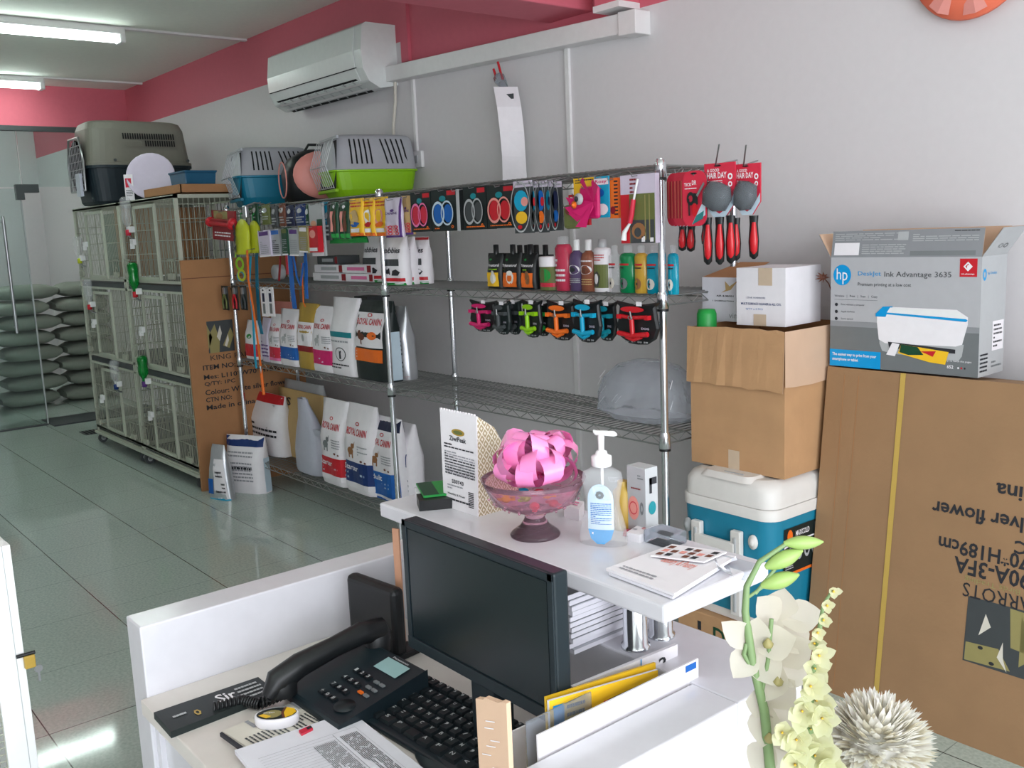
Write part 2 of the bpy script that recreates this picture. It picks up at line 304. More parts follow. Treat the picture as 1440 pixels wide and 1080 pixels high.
# air conditioner
t = T('air_conditioner', 'white split air conditioner mounted high on the pink and white wall', 'air conditioner', (-5.27, YW, 2.37))
prof = [(0, .02), (-.12, 0), (-.19, .035), (-.225, .10), (-.232, .2), (-.215, .33), (-.19, .345), (0, .345)]
b = MB(); b.loft([[V((x, y, z)) for y, z in prof] for x in (-.575, -.57, .57, .575)], 'acwhite', smooth=False); b.build('housing', t, bevel=.008)
b = MB(); 
b.loft([[V((x, y, z)) for y, z in ((-.20, .04), (-.232, .11), (-.239, .2), (-.222, .325), (-.218, .325), (-.234, .2), (-.227, .11), (-.196, .044))] for x in (-.55, .5)], 'acwhite', smooth=False); b.build('front_panel', t, bevel=.002)
SL = plane((-.50, -.10, -.004), (.98, 0, 0), (0, -.115, .062))
b = MB(); b.patch(SL, 0, 0, 1, 1, 'gap', .004); b.build('air_outlet', t)
for v in (.25, .62): MB().patch(SL, 0, v, 1, v+.14, 'trimwhite', .012).patch(SL, 0, v, 1, v+.03, 'lgrey', .014).build('louvre', t)
for i in range(9): MB().patch(SL, .06+i*.11, .08, .075+i*.11, .95, 'lgrey', .009).build('vane', t)
MB().box(-.55, .52, -.237, -.231, .106, .110, 'gap').build('seam', t)
# its drain hose
b = MB(); b.tube([(-4.68, YW-.03, 2.41), (-4.69, YW-.03, 2.3), (-4.73, YW-.025, 2.18), (-4.76, YW-.02, 2.0), (-4.74, YW-.02, 1.8)], .009, 'cream')
setp(b.build('drain_hose'), 'thin cream hose hanging down the wall below the air conditioner', 'hose')
t = T('wall_socket', 'white switched socket on the wall right of the green pet carrier', 'socket', (-4.525, YW, 1.97))
MB().box(-.045, .045, -.02, 0, -.045, .045, 'plasticwhite').build('face_plate', t, bevel=.004); MB().box(-.012, .012, -.026, -.02, -.02, .02, 'lgrey').build('switch', t)
# tube lights
def tubelight(X, y0, y1, lab):
    t = T('fluorescent_light', lab, 'ceiling light', (X, (y0+y1)/2, CE), group='tube lights on the ceiling'); L = (y1-y0)/2
    MB().box(-.06, .06, -L, L, -.05, 0, 'trimwhite').build('fixture_body', t, bevel=.01)
    b = MB()
    for x in (-.028, .028): b.tube([(x, -L+.03, -.075), (x, L-.03, -.075)], .016, 'tube', 10)
    b.build('tube', t)
    for s in (-1, 1): MB().box(-.055, .055, s*(L-.015)-.02, s*(L-.015)+.02, -.1, -.01, 'plasticwhite').build('end_cap', t, bevel=.01)
    b = MB(); b.loft([[V((.075*math.cos(a), y, -.045+.07*math.sin(a))) for a in [pi+pi*j/8 for j in range(9)]] for y in (-L, L)], 'clear', cap=False, closed=False); 
    MB().tube([(-.06, L*.55, -.01), (-.075, L*.55, -.06), (-.06, L*.55, -.09)], .006, 'steel').build('clip', t)
    return t
tubelight(-6.62, 1.0, 2.25, 'white twin tube light, the nearer of the two on the ceiling')
tubelight(-8.8, 1.05, 2.3, 'white twin tube light at the far end of the ceiling near the glass front')
tubelight(-5.4, -1.9, -.65, 'added unseen twin tube light for fill, on the ceiling to the left, farther one')  # added lamp out of view, lifts the light on floor and ceiling
tubelight(-1.6, -1.9, -.65, 'added unseen twin tube light for fill, on the ceiling behind the camera')  # second added fill lamp, never in view
# orange round decoration
c = PY(1368, -62, YW-.02)
t = T('wall_decoration', 'orange round paper decoration high on the wall above the printer box', 'decoration', c)
R0 = (c.z-PY(1362, 29, YW-.02).z)
MB().lathe([(.001, .0), (R0*.7, .0), (R0, .01), (R0*.98, .022), (R0*.6, .04), (.001, .045)], 'orangedeco', 40, M=Mx.Rotation(pi/2, 4, 'X')).build('disc', t)
b = MB()
for i in range(9):
    a = 2*pi*i/9; 
    b.add([(.05*math.cos(a), -.045, .05*math.sin(a)), (R0*.93*math.cos(a-.24), -.028, R0*.93*math.sin(a-.24)), (R0*.95*math.cos(a), -.035, R0*.95*math.sin(a)), (R0*.93*math.cos(a+.2), -.03, R0*.93*math.sin(a+.2))], [(0, 1, 2), (0, 2, 3)], 'peach')
b.build('petals', t)
# hanging paper strip on the wall with hook
t = T('paper_strip', 'long white paper strip hanging from a red clip on the wall above the shelf', 'paper strip', (0, 0, 0))
b = MB(); Yp = 3.06
L = [(694, 122, 728, 122), (699, 150, 733, 150), (703, 185, 737, 185), (706, 220, 739, 220), (707, 253, 741, 250), (708, 275, 742, 272)]
pl = [PY(a, bb, Yp-.09-.02*math.sin(i)) for i, (a, bb, _, _) in enumerate(L)]; pr = [PY(cc, dd, Yp-.02*math.sin(i)) for i, (_, _, cc, dd) in enumerate(L)]
vs = []
for i in range(len(L)): vs += [pl[i], pr[i]]
b.add(vs, [(2*i, 2*i+1, 2*i+3, 2*i+2) for i in range(len(L)-1)], 'card')
hp = PY(713, 137, Yp-.05); hs = plane(hp, (.036, .018, 0), (0, 0, .03)); b.patch(hs, -.9, -.3, .9, .5, 'dgrey', .003); b.build('strip', t)
b = MB(); a1 = PY(700, 87, 3.05); a2 = PY(707, 113, 3.05); b.tube([a1, a2], .006, 'red'); a3 = PY(694, 97, 3.05); b.tube([a3, PY(699, 113, 3.05)], .006, 'red'); b.build('clip', t)
b = MB(); b.tube([PY(702, 110, 3.05), PY(708, 120, 3.03), PY(714, 138, 3.03)], [.03, .022, .012], 'blister', 8); b.build('suction_hook', t)
# ---------------------------------------------------------------- light and view
def area(loc, rot, sx, sy, e, col):
    l = bpy.data.lights.new('window_light', 'AREA'); l.shape = 'RECTANGLE'; l.size = sx; l.size_y = sy; l.energy = e; l.color = col
    o = bpy.data.objects.new('window_light', l); C.objects.link(o); o.location = loc; o.rotation_euler = rot; return o
LK = area((2.15, -.3, 1.45), (0, pi/2, 0), 2.2, 4.6, 238, (.90, .94, 1.0))
w = bpy.data.worlds.new('world'); bpy.context.scene.world = w; w.use_nodes = True
sk = w.node_tree.nodes.new('ShaderNodeTexSky'); sk.sky_type = 'HOSEK_WILKIE'; bg = w.node_tree.nodes['Background']; bg.inputs[1].default_value = .3
w.node_tree.links.new(sk.outputs[0], bg.inputs[0])
# added lamp, out of frame, brightens the storeroom behind the glass
t = T('storeroom_fill', 'added unseen tube light brightening the storeroom beyond the glass front', 'ceiling light', (-10.6, 1.2, CE))
MB().box(-.06, .06, -.6, .6, -.05, 0, 'trimwhite').build('fixture_body', t); MB().tube([(0, -.57, -.07), (0, .57, -.07)], .024, 'storefill', 8).build('tube', t)
sc = bpy.context.scene; sc.view_settings.view_transform = 'Standard'; sc.view_settings.look = 'None'; sc.view_settings.gamma = 1; sc.view_settings.exposure = 0; sc.view_settings.use_curve_mapping = False
# ---------------------------------------------------------------- pet cages on wheels (two, three tiers each)
XC = [(-8.03, -6.955), (-6.945, -5.88)]; YC0, YC1 = 2.21, 2.90
TZ = [(.15, .66), (.74, 1.25), (1.33, 1.84)]
wr = .0022
def wires(b, axis, a0, a1, z0, z1, c, step, m='wirew', r=wr, cross=None):
    """grid of wires in a vertical plane; axis 'x' means the plane runs along X at y=c"""
    P = (lambda a, z: V((a, c, z))) if axis == 'x' else (lambda a, z: V((c, a, z)))
    n = max(1, round((a1-a0)/step))
    for i in range(n+1): a = a0+(a1-a0)*i/n; b.tube([P(a, z0), P(a, z1)], r, m, 4, cap=False)
    for z in (cross or [z0+(z1-z0)*k/3 for k in (1, 2)]): b.tube([P(a0, z), P(a1, z)], r*1.2, m, 4, cap=False)
for ci, (x0, x1) in enumerate(XC):
    nm = ('far', 'near')[ci]; W = x1-x0
    t = T('pet_cage', f'white three tier wire pet cage on wheels {("beside the glass front", "next to the upright carton")[ci]}', 'cage', ((x0+x1)/2, YC0, 0), group='wheeled wire cages along the wall')
    o = V(t.location)
    def lb(): 
        b = MB(); return b
    def fin(b, name, par=t, **k):
        b.v = [tuple(V(v)-o) for v in b.v]; return b.build(name, par, **k)
    b = lb(); s = .022
    for xx in (x0, x1-s):
        for yy2 in (YC0, YC1-s): b.box(xx, xx+s, yy2, yy2+s, .09, 1.86, 'cagewhite')
    for z in (.09, .13, 1.838):
        b.box(x0, x1, YC0, YC0+s, z, z+s, 'cagewhite'); b.box(x0, x1, YC1-s, YC1, z, z+s, 'cagewhite')
        for xx in (x0, x1-s): b.box(xx, xx+s, YC0, YC1, z, z+s, 'cagewhite')
    fin(b, 'frame')
    for ti, (z0, z1) in enumerate(TZ):
        b = lb(); b.box(x0+.02, x1-.02, YC0+.012, YC1-.02, z0-.075, z0-.03, 'dgrey')
        b.box(x0, x1, YC0, YC0+.018, z0-.018, z0, 'cagewhite'); b.box(x0, x1, YC0, YC0+.018, z1, z1+.014, 'cagewhite'); fin(b, 'tray')
        b = lb(); d0, d1 = x0+.30*W, x0+.66*W
        wires(b, 'x', x0+.02, d0, z0, z1, YC0+.006, .035); fin(b, 'front_grille'); b = lb(); wires(b, 'x', d1, x1-.02, z0, z1, YC0+.006, .022, cross=[z0+(z1-z0)*k/4 for k in (1, 2, 3)])
        fin(b, 'front_grille')
        b = lb(); b.box(d0-.012, d0+.008, YC0-.008, YC0+.008, z0+.0, z1-.02, 'cagewhite'); b.box(d1-.008, d1+.012, YC0-.008, YC0+.008, z0, z1-.02, 'cagewhite')
        b.box(d0, d1, YC0-.008, YC0+.008, z0+.0, z0+.022, 'cagewhite'); b.box(d0, d1, YC0-.008, YC0+.008, z1-.04, z1-.02, 'cagewhite')
        wires(b, 'x', d0, d1, z0+.02, z1-.03, YC0-.002, .03); dr = fin(b, 'door')
        b = lb(); b.box(d0-.05, d0+.012, YC0-.03, YC0-.008, (z0+z1)/2-.02, (z0+z1)/2+.02, 'plasticwhite'); b.box(d0-.045, d0-.02, YC0-.035, YC0-.01, (z0+z1)/2-.045, (z0+z1)/2-.01, 'plasticwhite'); fin(b, 'latch', dr, bevel=.003)
        for k, fx in enumerate((x0+.045, x1-.20)):
            b = lb(); P = plane((fx, YC0-.006, z0+.01), (.13, 0, 0), (0, 0, .13))
            for u, v, w, h in ((0, 0, 1, .08), (0, .92, 1, .08), (0, 0, .08, 1), (.92, 0, .08, 1), (.3, .1, .1, .6), (.6, .35, .1, .6), (.3, .5, .35, .1)): b.patch(P, u, v, u+w, v+h, 'wirew', .004)
            b.box(fx+.02, fx+.11, YC0-.02, YC0, z0+.015, z0+.05, 'wirew'); fin(b, 'feeder_door')
        for xx in (x0+.011, x1-.011):
            b = lb(); wires(b, 'y', YC0+.02, YC1-.02, z0, z1, xx, .034, cross=[z0+(z1-z0)*k/4 for k in (1, 2, 3)]); fin(b, 'side_grille')
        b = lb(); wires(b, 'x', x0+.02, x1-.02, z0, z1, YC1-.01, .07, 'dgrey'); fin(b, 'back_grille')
    b = lb(); 
    for i in range(28): b.tube([(x0+.03+(W-.06)*i/27, YC0+.01, 1.85), (x0+.03+(W-.06)*i/27, YC1-.01, 1.85)], wr, 'wirew', 4)
    fin(b, 'top_grille')
    b = lb(); b.box(x0+.02, x1-.02, YC0+.02, YC0+.04, .10, .118, 'cagewhite'); b.box(x0, x1, YC0-.02, YC0+.01, .085, .105, 'cagewhite'); fin(b, 'bumper_bar')
    for xx in (x0+.03, x1-.06):
        for yy2 in (YC0+.03, YC1-.05):
            b = lb(); b.lathe([(.036, -.012), (.038, 0), (.036, .012)], 'dgrey', 16, (xx, yy2, .038), M=Mx.Rotation(pi/2, 4, 'Y')); b.lathe([(.018, -.016), (.018, .016)], 'lgrey', 10, (xx, yy2, .038), M=Mx.Rotation(pi/2, 4, 'Y'))
            b.box(xx-.02, xx+.02, yy2-.02, yy2+.02, .07, .09, 'steel'); b.box(xx-.022, xx-.018, yy2-.012, yy2+.012, .035, .08, 'steel'); b.box(xx+.018, xx+.022, yy2-.012, yy2+.012, .035, .08, 'steel'); fin(b, 'castor')
    # cardboard panels seen inside the far cage, food inside the near cage
b = MB().box(-7.12, -6.975, 2.235, 2.85, 1.345, 1.82, 'cardboard2'); setp(b.build('cardboard_sheet'), 'brown cardboard panel standing inside the top tier of the far cage', 'cardboard')
b = MB().box(-7.62, -7.2, 2.30, 2.33, 1.345, 1.80, 'tealplastic'); setp(b.build('plastic_sheet'), 'pale teal plastic sheet standing inside the top tier of the far cage', 'sheet')
# water bottles clipped on the cage fronts
def cagebottle(x, z, colm, capm, lab, L=.19):
    t = T('water_bottle', lab, 'bottle', (x, YC0-.045, z), group='drinking bottles clipped to the cages')
    MB().lathe([(.012, .0), (.014, .03), (.032, .06), (.034, .09), (.030, .12), (.034, .15), (.034, L-.01), (.02, L+.005), (.001, L+.006)], colm, 14).build('body', t)
    MB().lathe([(.012, -.03), (.017, -.028), (.017, .005), (.012, .01)], capm, 12).tube([(0, 0, -.03), (0, .02, -.05), (0, .04, -.055)], .006, 'steel').build('cap', t)
    MB().box(-.03, .03, .0, .038, -.01, .03, 'plasticwhite').build('clip', t, bevel=.003)
    return t
for px, pyb, mm, cm, lab, L in ((112, 365, 'clear', 'yelgreen', 'clear bottle with yellow green cap, top left of the far cage', .17), (126, 430, 'clear', 'red', 'clear bottle upside down with red cap, middle tier of the far cage', .2),
        (180, 325, 'clear', 'crimson', 'tall clear bottle with pink cap, top tier of the near cage', .22), (190, 412, 'greenbottle', 'red', 'green bottle with red cap, middle tier of the near cage', .2),
        (163, 542, 'clear', 'dblue', 'clear shiny bottle with blue cap, bottom tier of the far cage', .18), (203, 538, 'greenbottle', 'purple', 'dark green bottle with violet cap, bottom tier of the near cage', .18)):
    p = PY(px, pyb, YC0-.045); cagebottle(p.x, p.z, mm, cm, lab, L)
# ---------------------------------------------------------------- parrot-cage carton standing beside the cage (face towards +X)
t = T('cardboard_carton', 'tall flat brown cardboard carton with black printing standing between the cages and shelving', 'carton', (-5.856, 2.20, 0))
F = plane((.0066, 0, 0), (0, .78, 0), (0, 0, 1.46))
b = MB()
def uv(px, py): p = PX(px, py, -5.849); return ((p.y-2.20)/.78, p.z/1.46)
def ptx(s, a, c2, a2, cc2, m='ink', bold=True, S=None):  # text from lower-left pixel to upper-right pixel of this face
    u0, v0 = uv(a, c2); u1, v1 = uv(a2, cc2); b.text(F, s, u0, v0, u1, v0+abs(v1-v0), m, .001, bold)
u0, v0 = uv(294, 497); u1, v1 = uv(294, 452); uw = .22
b.patch(F, u0, v0, u0+uw, v1, 'dgrey', .0006)
for g in ([(.05, .0), (.05, .55), (.3, .9), (.45, .4), (.4, 0)], [(.55, .2), (.9, .75), (1, .5), (.8, .1)], [(.0, .1), (0, .9), (.18, .5)]): b.poly(F, [(u0+uw*x, v0+(v1-v0)*y) for x, y in g], 'khaki', .001)
for g in ([(.35, .5), (.5, .85), (.55, .6), (.45, .35)], [(.62, .2), (.78, .55), (.8, .35), (.7, .15)]): b.poly(F, [(u0+uw*x, v0+(v1-v0)*y) for x, y in g], 'cream', .0014)
ROWS = [('KING PARROTS', 288, 508, .52, .030, False), ('ITEM NO: D150A-3FA', 280, 522, .62, .030, True), ('Mes: L110*W70*H189cm', 282, 535, .72, .030, True), ('Q/TY: 1PC', 283, 545, .26, .028, True), ('Colour: White silver flower', 284, 557, .74, .032, True), ('CTN NO:', 285, 567, .22, .028, True), ('Made in china', 286, 578, .42, .030, True)]
for s, px, py, w, h, bo in ROWS:
    u, v = uv(px, py); u = .10 if not s.startswith('KING') else .17
    b.text(F, s, u, v, u+w, v+h/1.46*1.05, 'ink', .001, bo)
b.box(-.012, .006, 0, .78, 0, 1.46, 'cardboard2').box(.001, .0065, 0, .78, 1.345, 1.35, 'brown').build('panel', t)
# ---------------------------------------------------------------- chrome wire shelving, two bays
YF, YB = 2.48, 2.87
PXS = [-5.75, -3.975, -2.205]
SZ = [.18, .815, 1.305, 1.745]
for bi in range(2):
    nm = ('left bay of the chrome wire shelving beside the upright cardboard carton', 'right bay of the chrome wire shelving beside the stacked boxes')[bi]
    xa, xb = PXS[bi], PXS[bi+1]
    t = T('wire_shelving', nm, 'shelving', ((xa+xb)/2, YF, 0)); o = V(t.location)
    def fin(b, name, par=t, **k):
        b.v = [tuple(V(v)-o) for v in b.v]; return b.build(name, par, **k)
    posts = [(xb, YF), (xb, YB)] + ([(xa, YF), (xa, YB)] if bi == 0 else [])
    for x, y in posts:
        b = MB(); top = 1.78 if y == YF else 1.775; b.tube([(x, y, .012), (x, y, top)], .0135, 'chrome', 14); b.lathe([(.017, top-.055), (.0185, top-.05), (.0185, top-.01), (.012, top)], 'chrome', 14, (x, y, 0))
        b.lathe([(.02, 0), (.02, .012), (.012, .02)], 'dgrey', 10, (x, y, 0)); po = fin(b, 'post')
        for z in SZ:
            b = MB(); b.lathe([(.019, z-.028), (.022, z-.026), (.019, z+.02), (.016, z+.03)], 'chrome', 14, (x, y, 0)); b.lathe([(.0205, z-.036), (.0205, z-.028)], 'black', 14, (x, y, 0)); fin(b, 'collar', po)
    for zi, z in enumerate(SZ):
        b = MB(); a, c = xa+.015, xb-.015; r = .0032
        for y in (YF, YB):
            b.tube([(a, y, z+.012), (c, y, z+.012)], r, 'wire', 5); b.tube([(a, y, z-.018), (c, y, z-.018)], r, 'wire', 5)
            n = 36; b.tube([(a+(c-a)*i/n, y, z+(.011 if i % 2 else -.017)) for i in range(n+1)], .0022, 'wire', 4, smooth=False)
        for x in (a, c):
            b.tube([(x, YF, z+.012), (x, YB, z+.012)], r, 'wire', 5); b.tube([(x, YF, z-.018), (x, YB, z-.018)], r, 'wire', 5)
            n = 9; b.tube([(x, YF+(YB-YF)*i/n, z+(.011 if i % 2 else -.017)) for i in range(n+1)], .0022, 'wire', 4, smooth=False)
        for i in range(58): x = a+(c-a)*(i+.5)/58; b.tube([(x, YF, z+.016), (x, YB, z+.016)], .0021, 'wire', 4, cap=False)
        for y in (YF+.13, YF+.26): b.tube([(a, y, z+.009), (c, y, z+.009)], .003, 'wire', 4)
        fin(b, 'shelf')
TOP = SZ[3]+.02
# ---------------------------------------------------------------- plastic carriers on top of the shelving
def carrier(name, lab, loc, L, D, Hh, low, high, rz=0, hsplit=.52):
    """cat carrier, long axis along X, wire door on the -X end"""
    t = T(name, lab, 'pet carrier', loc, rz)
    def ring(z, e, n=28, sx=1.0, sy=1.0, sh=0):
        R = []
        for j in range(n):
            a = 2*pi*j/n; cx = math.copysign(abs(math.cos(a))**(2/e), math.cos(a)); sy_ = math.copysign(abs(math.sin(a))**(2/e), math.sin(a))
            R.append(V((cx*L/2*sx+sh, sy_*D/2*sy+D/2, z)))
        return R
    zs = Hh*hsplit
    b = MB(); b.loft([ring(0, 5, sx=.80, sy=.74), ring(.012, 5, sx=.84, sy=.8), ring(zs*.3, 6, sx=.90, sy=.88), ring(zs*.93, 7, sx=.955, sy=.95), ring(zs*.94, 7, sx=1, sy=1), ring(zs, 7, sx=1, sy=1)], low, smooth=False); b.build('lower_shell', t, bevel=.002)
    b = MB(); b.loft([ring(zs+.001, 7, sx=.99, sy=.99), ring(zs+.012, 7, sx=.965, sy=.96), ring(zs+(Hh-zs)*.55, 6, sx=.93, sy=.88, sh=.005), ring(Hh*.93, 6, sx=.88, sy=.76, sh=.01), ring(Hh*.985, 5, sx=.82, sy=.66, sh=.01), ring(Hh, 4, sx=.76, sy=.56, sh=.01)], high); up = b.build('upper_shell', t)
    z0, z1 = zs+.03, Hh*.92
    for g in (-.16, .2):
        for k in range(5):
            x = L*g+(k-2)*.028+(.02 if g > 0 else 0); sl = (.004*k if g < 0 else .03-.002*k)
            b = MB(); pts = []
            for q in range(6):
                v = q/5; z = z0+(z1-z0)*v
                f = (z-zs-.012)/(Hh*.93-zs-.012); sy = .96-.08*min(1, f/.58) if f < .58 else .88-.12*(f-.58)/.42
                ex = x - sl*v if g > 0 else x - sl*v*.5
                pts.append((ex, D/2-D/2*sy*(1-abs(ex/(L*.5))**7*.5)-.0025, z))
            vs = []
            for (xx, yy2, zz) in pts: vs += [(xx-.0045, yy2, zz), (xx+.0045, yy2, zz)]
            b.add(vs, [(2*i, 2*i+1, 2*i+3, 2*i+2) for i in range(5)], 'gap'); b.build('air_slot', up)
    # wire door at the end
    b = MB(); xd = -L/2*.99-.012; dy0, dy1 = D*.05, D*.95
    for i in range(9): y = dy0+(dy1-dy0)*i/8; b.tube([(xd+.02, y, Hh*.16), (xd-.02, y, Hh*.5), (xd+.03, y, Hh*.93)], .0022, 'steel', 5)
    for z, xo in ((.17, .018), (.5, -.02), (.92, .03)): b.tube([(xd+xo, dy0, Hh*z), (xd+xo, dy1, Hh*z)], .003, 'steel', 5)
    b.build('wire_door', t)
    b = MB(); b.add([(xd+.03, dy0, Hh*.15), (xd+.03, dy1, Hh*.15), (xd+.05, dy1, Hh*.9), (xd+.05, dy0, Hh*.9)], [(0, 3, 2, 1)], 'gap'); b.build('doorway', t)
    MB().box(xd+.02, xd+.04, dy0-.015, dy1+.015, Hh*.1, Hh*.15, low).build('door_sill', t, bevel=.003); MB().box(xd+.045, xd+.06, dy0-.01, dy1+.01, Hh*.92, Hh*.97, high).build('door_lintel', t, bevel=.003)
    return t
RZ = math.radians(77); CR, SR = math.cos(RZ), math.sin(RZ)
def corner(px, py, z, L): A = PZ(px, py, z); return (A.x+CR*L/2, A.y+SR*L/2, TOP)
ca = corner(467, 240, TOP+.142, .50); carrier('pet_carrier', 'lime green and grey plastic pet carrier with a wire door on the top shelf', (ca[0], ca[1], TOP), .50, .34, .335, 'lime', 'carriergrey', rz=RZ, hsplit=.44)
ca = corner(333, 246, TOP+.190, .48); carrier('pet_carrier', 'blue and grey plastic pet carrier on the top shelf behind the pink bag', (ca[0], max(ca[1], 2.60), TOP), .48, .36, .36, 'carrierblue', 'carriergrey', rz=RZ, hsplit=.52)
# pink and black soft bag between them
A = PY(409, 282, 2.54); t = T('soft_pet_bag', 'pink and black soft pet carrier bag between the two plastic carriers', 'bag', (A.x+CR*.2, A.y+SR*.2, TOP), RZ)
def ov(z, a, d, n=24, y=.13): return [V((a*math.copysign(abs(math.cos(q))**.45, math.cos(q)), y+d*math.copysign(abs(math.sin(q))**.45, math.sin(q)), z)) for q in [2*pi*j/n for j in range(n)]]
MB().loft([ov(0, .17, .10), ov(.01, .19, .12), ov(.17, .20, .13), ov(.25, .16, .10), ov(.29, .09, .05), ov(.30, .05, .02)], 'black').build('body', t)
def dome(z0, ry, nn=24): return [[V((.0+rx_*math.cos(q), yy3, .15+rz_*math.sin(q))) for q in [2*pi*j/nn for j in range(nn)]] for rx_, rz_, yy3 in ((.175, .135, .01), (.165, .125, -.012), (.12, .09, -.026), (.02, .02, -.03))]
MB().loft(dome(0, 0), 'peach').build('side_panel', t)
S = plane((-.203, .22, .03), (0, -.18, 0), (0, 0, .20)); b = MB(); b.tube([S(.5+.5*math.cos(q), .5+.5*math.sin(q), .003) for q in [2*pi*j/24 for j in range(25)]], .004, 'peach', 6); b.build('piping', t)
MB().tube([(-.08, .1, .28), (-.05, .1, .325), (.05, .1, .325), (.08, .1, .28)], .008, 'black').build('handle', t)
# large grey kennel on the cages
t = T('dog_kennel', 'large olive grey and black plastic dog kennel on top of the far cage', 'kennel', (-7.2, 2.51, 1.864), pi/2)
L, D, zs, Hh = .78, .50, .272, .59
def kr(z, ax, ay, e=6, n=36, sh=0): return [V((math.copysign(abs(math.cos(q))**(2/e), math.cos(q))*L/2*ax+sh, D/2+math.copysign(abs(math.sin(q))**(2/e), math.sin(q))*D/2*ay, z)) for q in [2*pi*j/n for j in range(n)]]
MB().loft([kr(0, .86, .86), kr(.02, .9, .9), kr(zs-.02, .97, .97), kr(zs-.018, 1, 1), kr(zs, 1, 1)], 'kenneldark', smooth=False).build('lower_shell', t)
up = MB().loft([kr(zs+.001, 1, 1), kr(zs+.02, 1, 1), kr(zs+.022, .965, .96), kr(Hh-.06, .90, .86), kr(Hh-.015, .86, .8, 5), kr(Hh, .8, .7, 4)], 'kennel', smooth=False).build('upper_shell', t)
S = plane((-.13, .008, zs+.13), (.38, 0, 0), (0, .014, .10))
for r in range(2):
    for k in range(22):
        if r == 0 and k < 9: m = 'kennel'
        else: m = 'gap'
        MB().patch(S, k/22, .5*r+.04, k/22+.028, .5*r+.46, m, .004).build('vent_slot', up)
for k in (-.2, .08, .33): MB().lathe([(.01, 0), (.01, .012)], 'dgrey', 10, (k, .012, zs+.035), M=Mx.Rotation(pi/2, 4, 'X')).build('bolt', up)
b = MB(); xd = -L/2-.012; pts = lambda k: V((xd, D/2+.17*k*1.0, 0))
b.tube([(xd, D/2-.17, .1), (xd, D/2-.19, .3), (xd, D/2-.12, .47), (xd, D/2+.12, .47), (xd, D/2+.19, .3), (xd, D/2+.17, .1), (xd, D/2-.17, .1)], .008, 'steel', 6)
for i in range(9): y = D/2-.15+.30*i/8; b.tube([(xd, y, .1), (xd, y, .47-.1*abs(i-4)/4)], .003, 'steel', 4)
for i in range(6): z = .14+.055*i; b.tube([(xd, D/2-.17, z), (xd, D/2+.17, z)], .003, 'steel', 4)
b.build('wire_door', t)
MB().loft([[V((xd+.01, D/2+.19*math.cos(q), .27+.19*math.sin(q))) for q in [2*pi*j/16 for j in range(16)]]], 'gap', cap=True).build('doorway', t)
b = MB(); b.box(xd-.02, xd, D/2-.12, D/2-.02, .06, .22, 'plasticbag'); b.build('tag_pouch', t)
# carrier bag, litter tray, flat box on cages
t = T('cardboard_box', 'flat open brown cardboard box on top of the near cage', 'box', (-6.20, 2.24, 1.864)); 
MB().box(-.28, .36, 0, .5, 0, .006, 'cardboard2').box(-.28, .36, 0, .006, 0, .055, 'cardboard2').box(-.28, .36, .494, .5, 0, .055, 'cardboard2').box(-.28, -.274, 0, .5, 0, .055, 'cardboard2').box(.354, .36, 0, .5, 0, .055, 'cardboard2').build('tray', t)
b = MB(); b.lathe([(.001, -.012), (.12, -.01), (.155, .0), (.16, .01), (.155, .012), (.12, .0), (.001, -.002)], 'mauve', 26, M=Mx.Rotation(1.05, 4, 'Z') @ Mx.Rotation(pi/2-.25, 4, 'X'))
setp(b.build('round_dish', loc=(-6.66, 2.36, 2.02)), 'white round plastic dish leaning between the kennel and the flat box', 'dish')
b = MB(); b.box(-.012, 0, -.002, 0, -.05, .11, 'card'); b.box(-.06, 0, -.001, .001, -.05, .12, 'card'); b.deco(plane((-.058, -.0012, -.04), (.056, 0, 0), (0, 0, .15)), [('p', .1, .5, .9, .9, 'crimson'), ('l', .1, .1, .9, .4, 4, 'ink')])
setp(b.build('price_card', loc=(-6.70, 2.25, 1.915), rz=.9), 'small white and red card beside the round white dish', 'card')
t = T('storage_tub', 'blue translucent plastic tub in the flat cardboard box', 'tub', (-6.06, 2.30, 1.872))
MB().loft([[V((x*s2, .11+y*s2, z)) for x, y in ((-.13, -.1), (.13, -.1), (.13, .1), (-.13, .1))] for s2, z in ((.9, 0), (1, .12), (1.06, .125), (1.06, .135))], 'tubblue', smooth=False).build('body', t, bevel=.01)
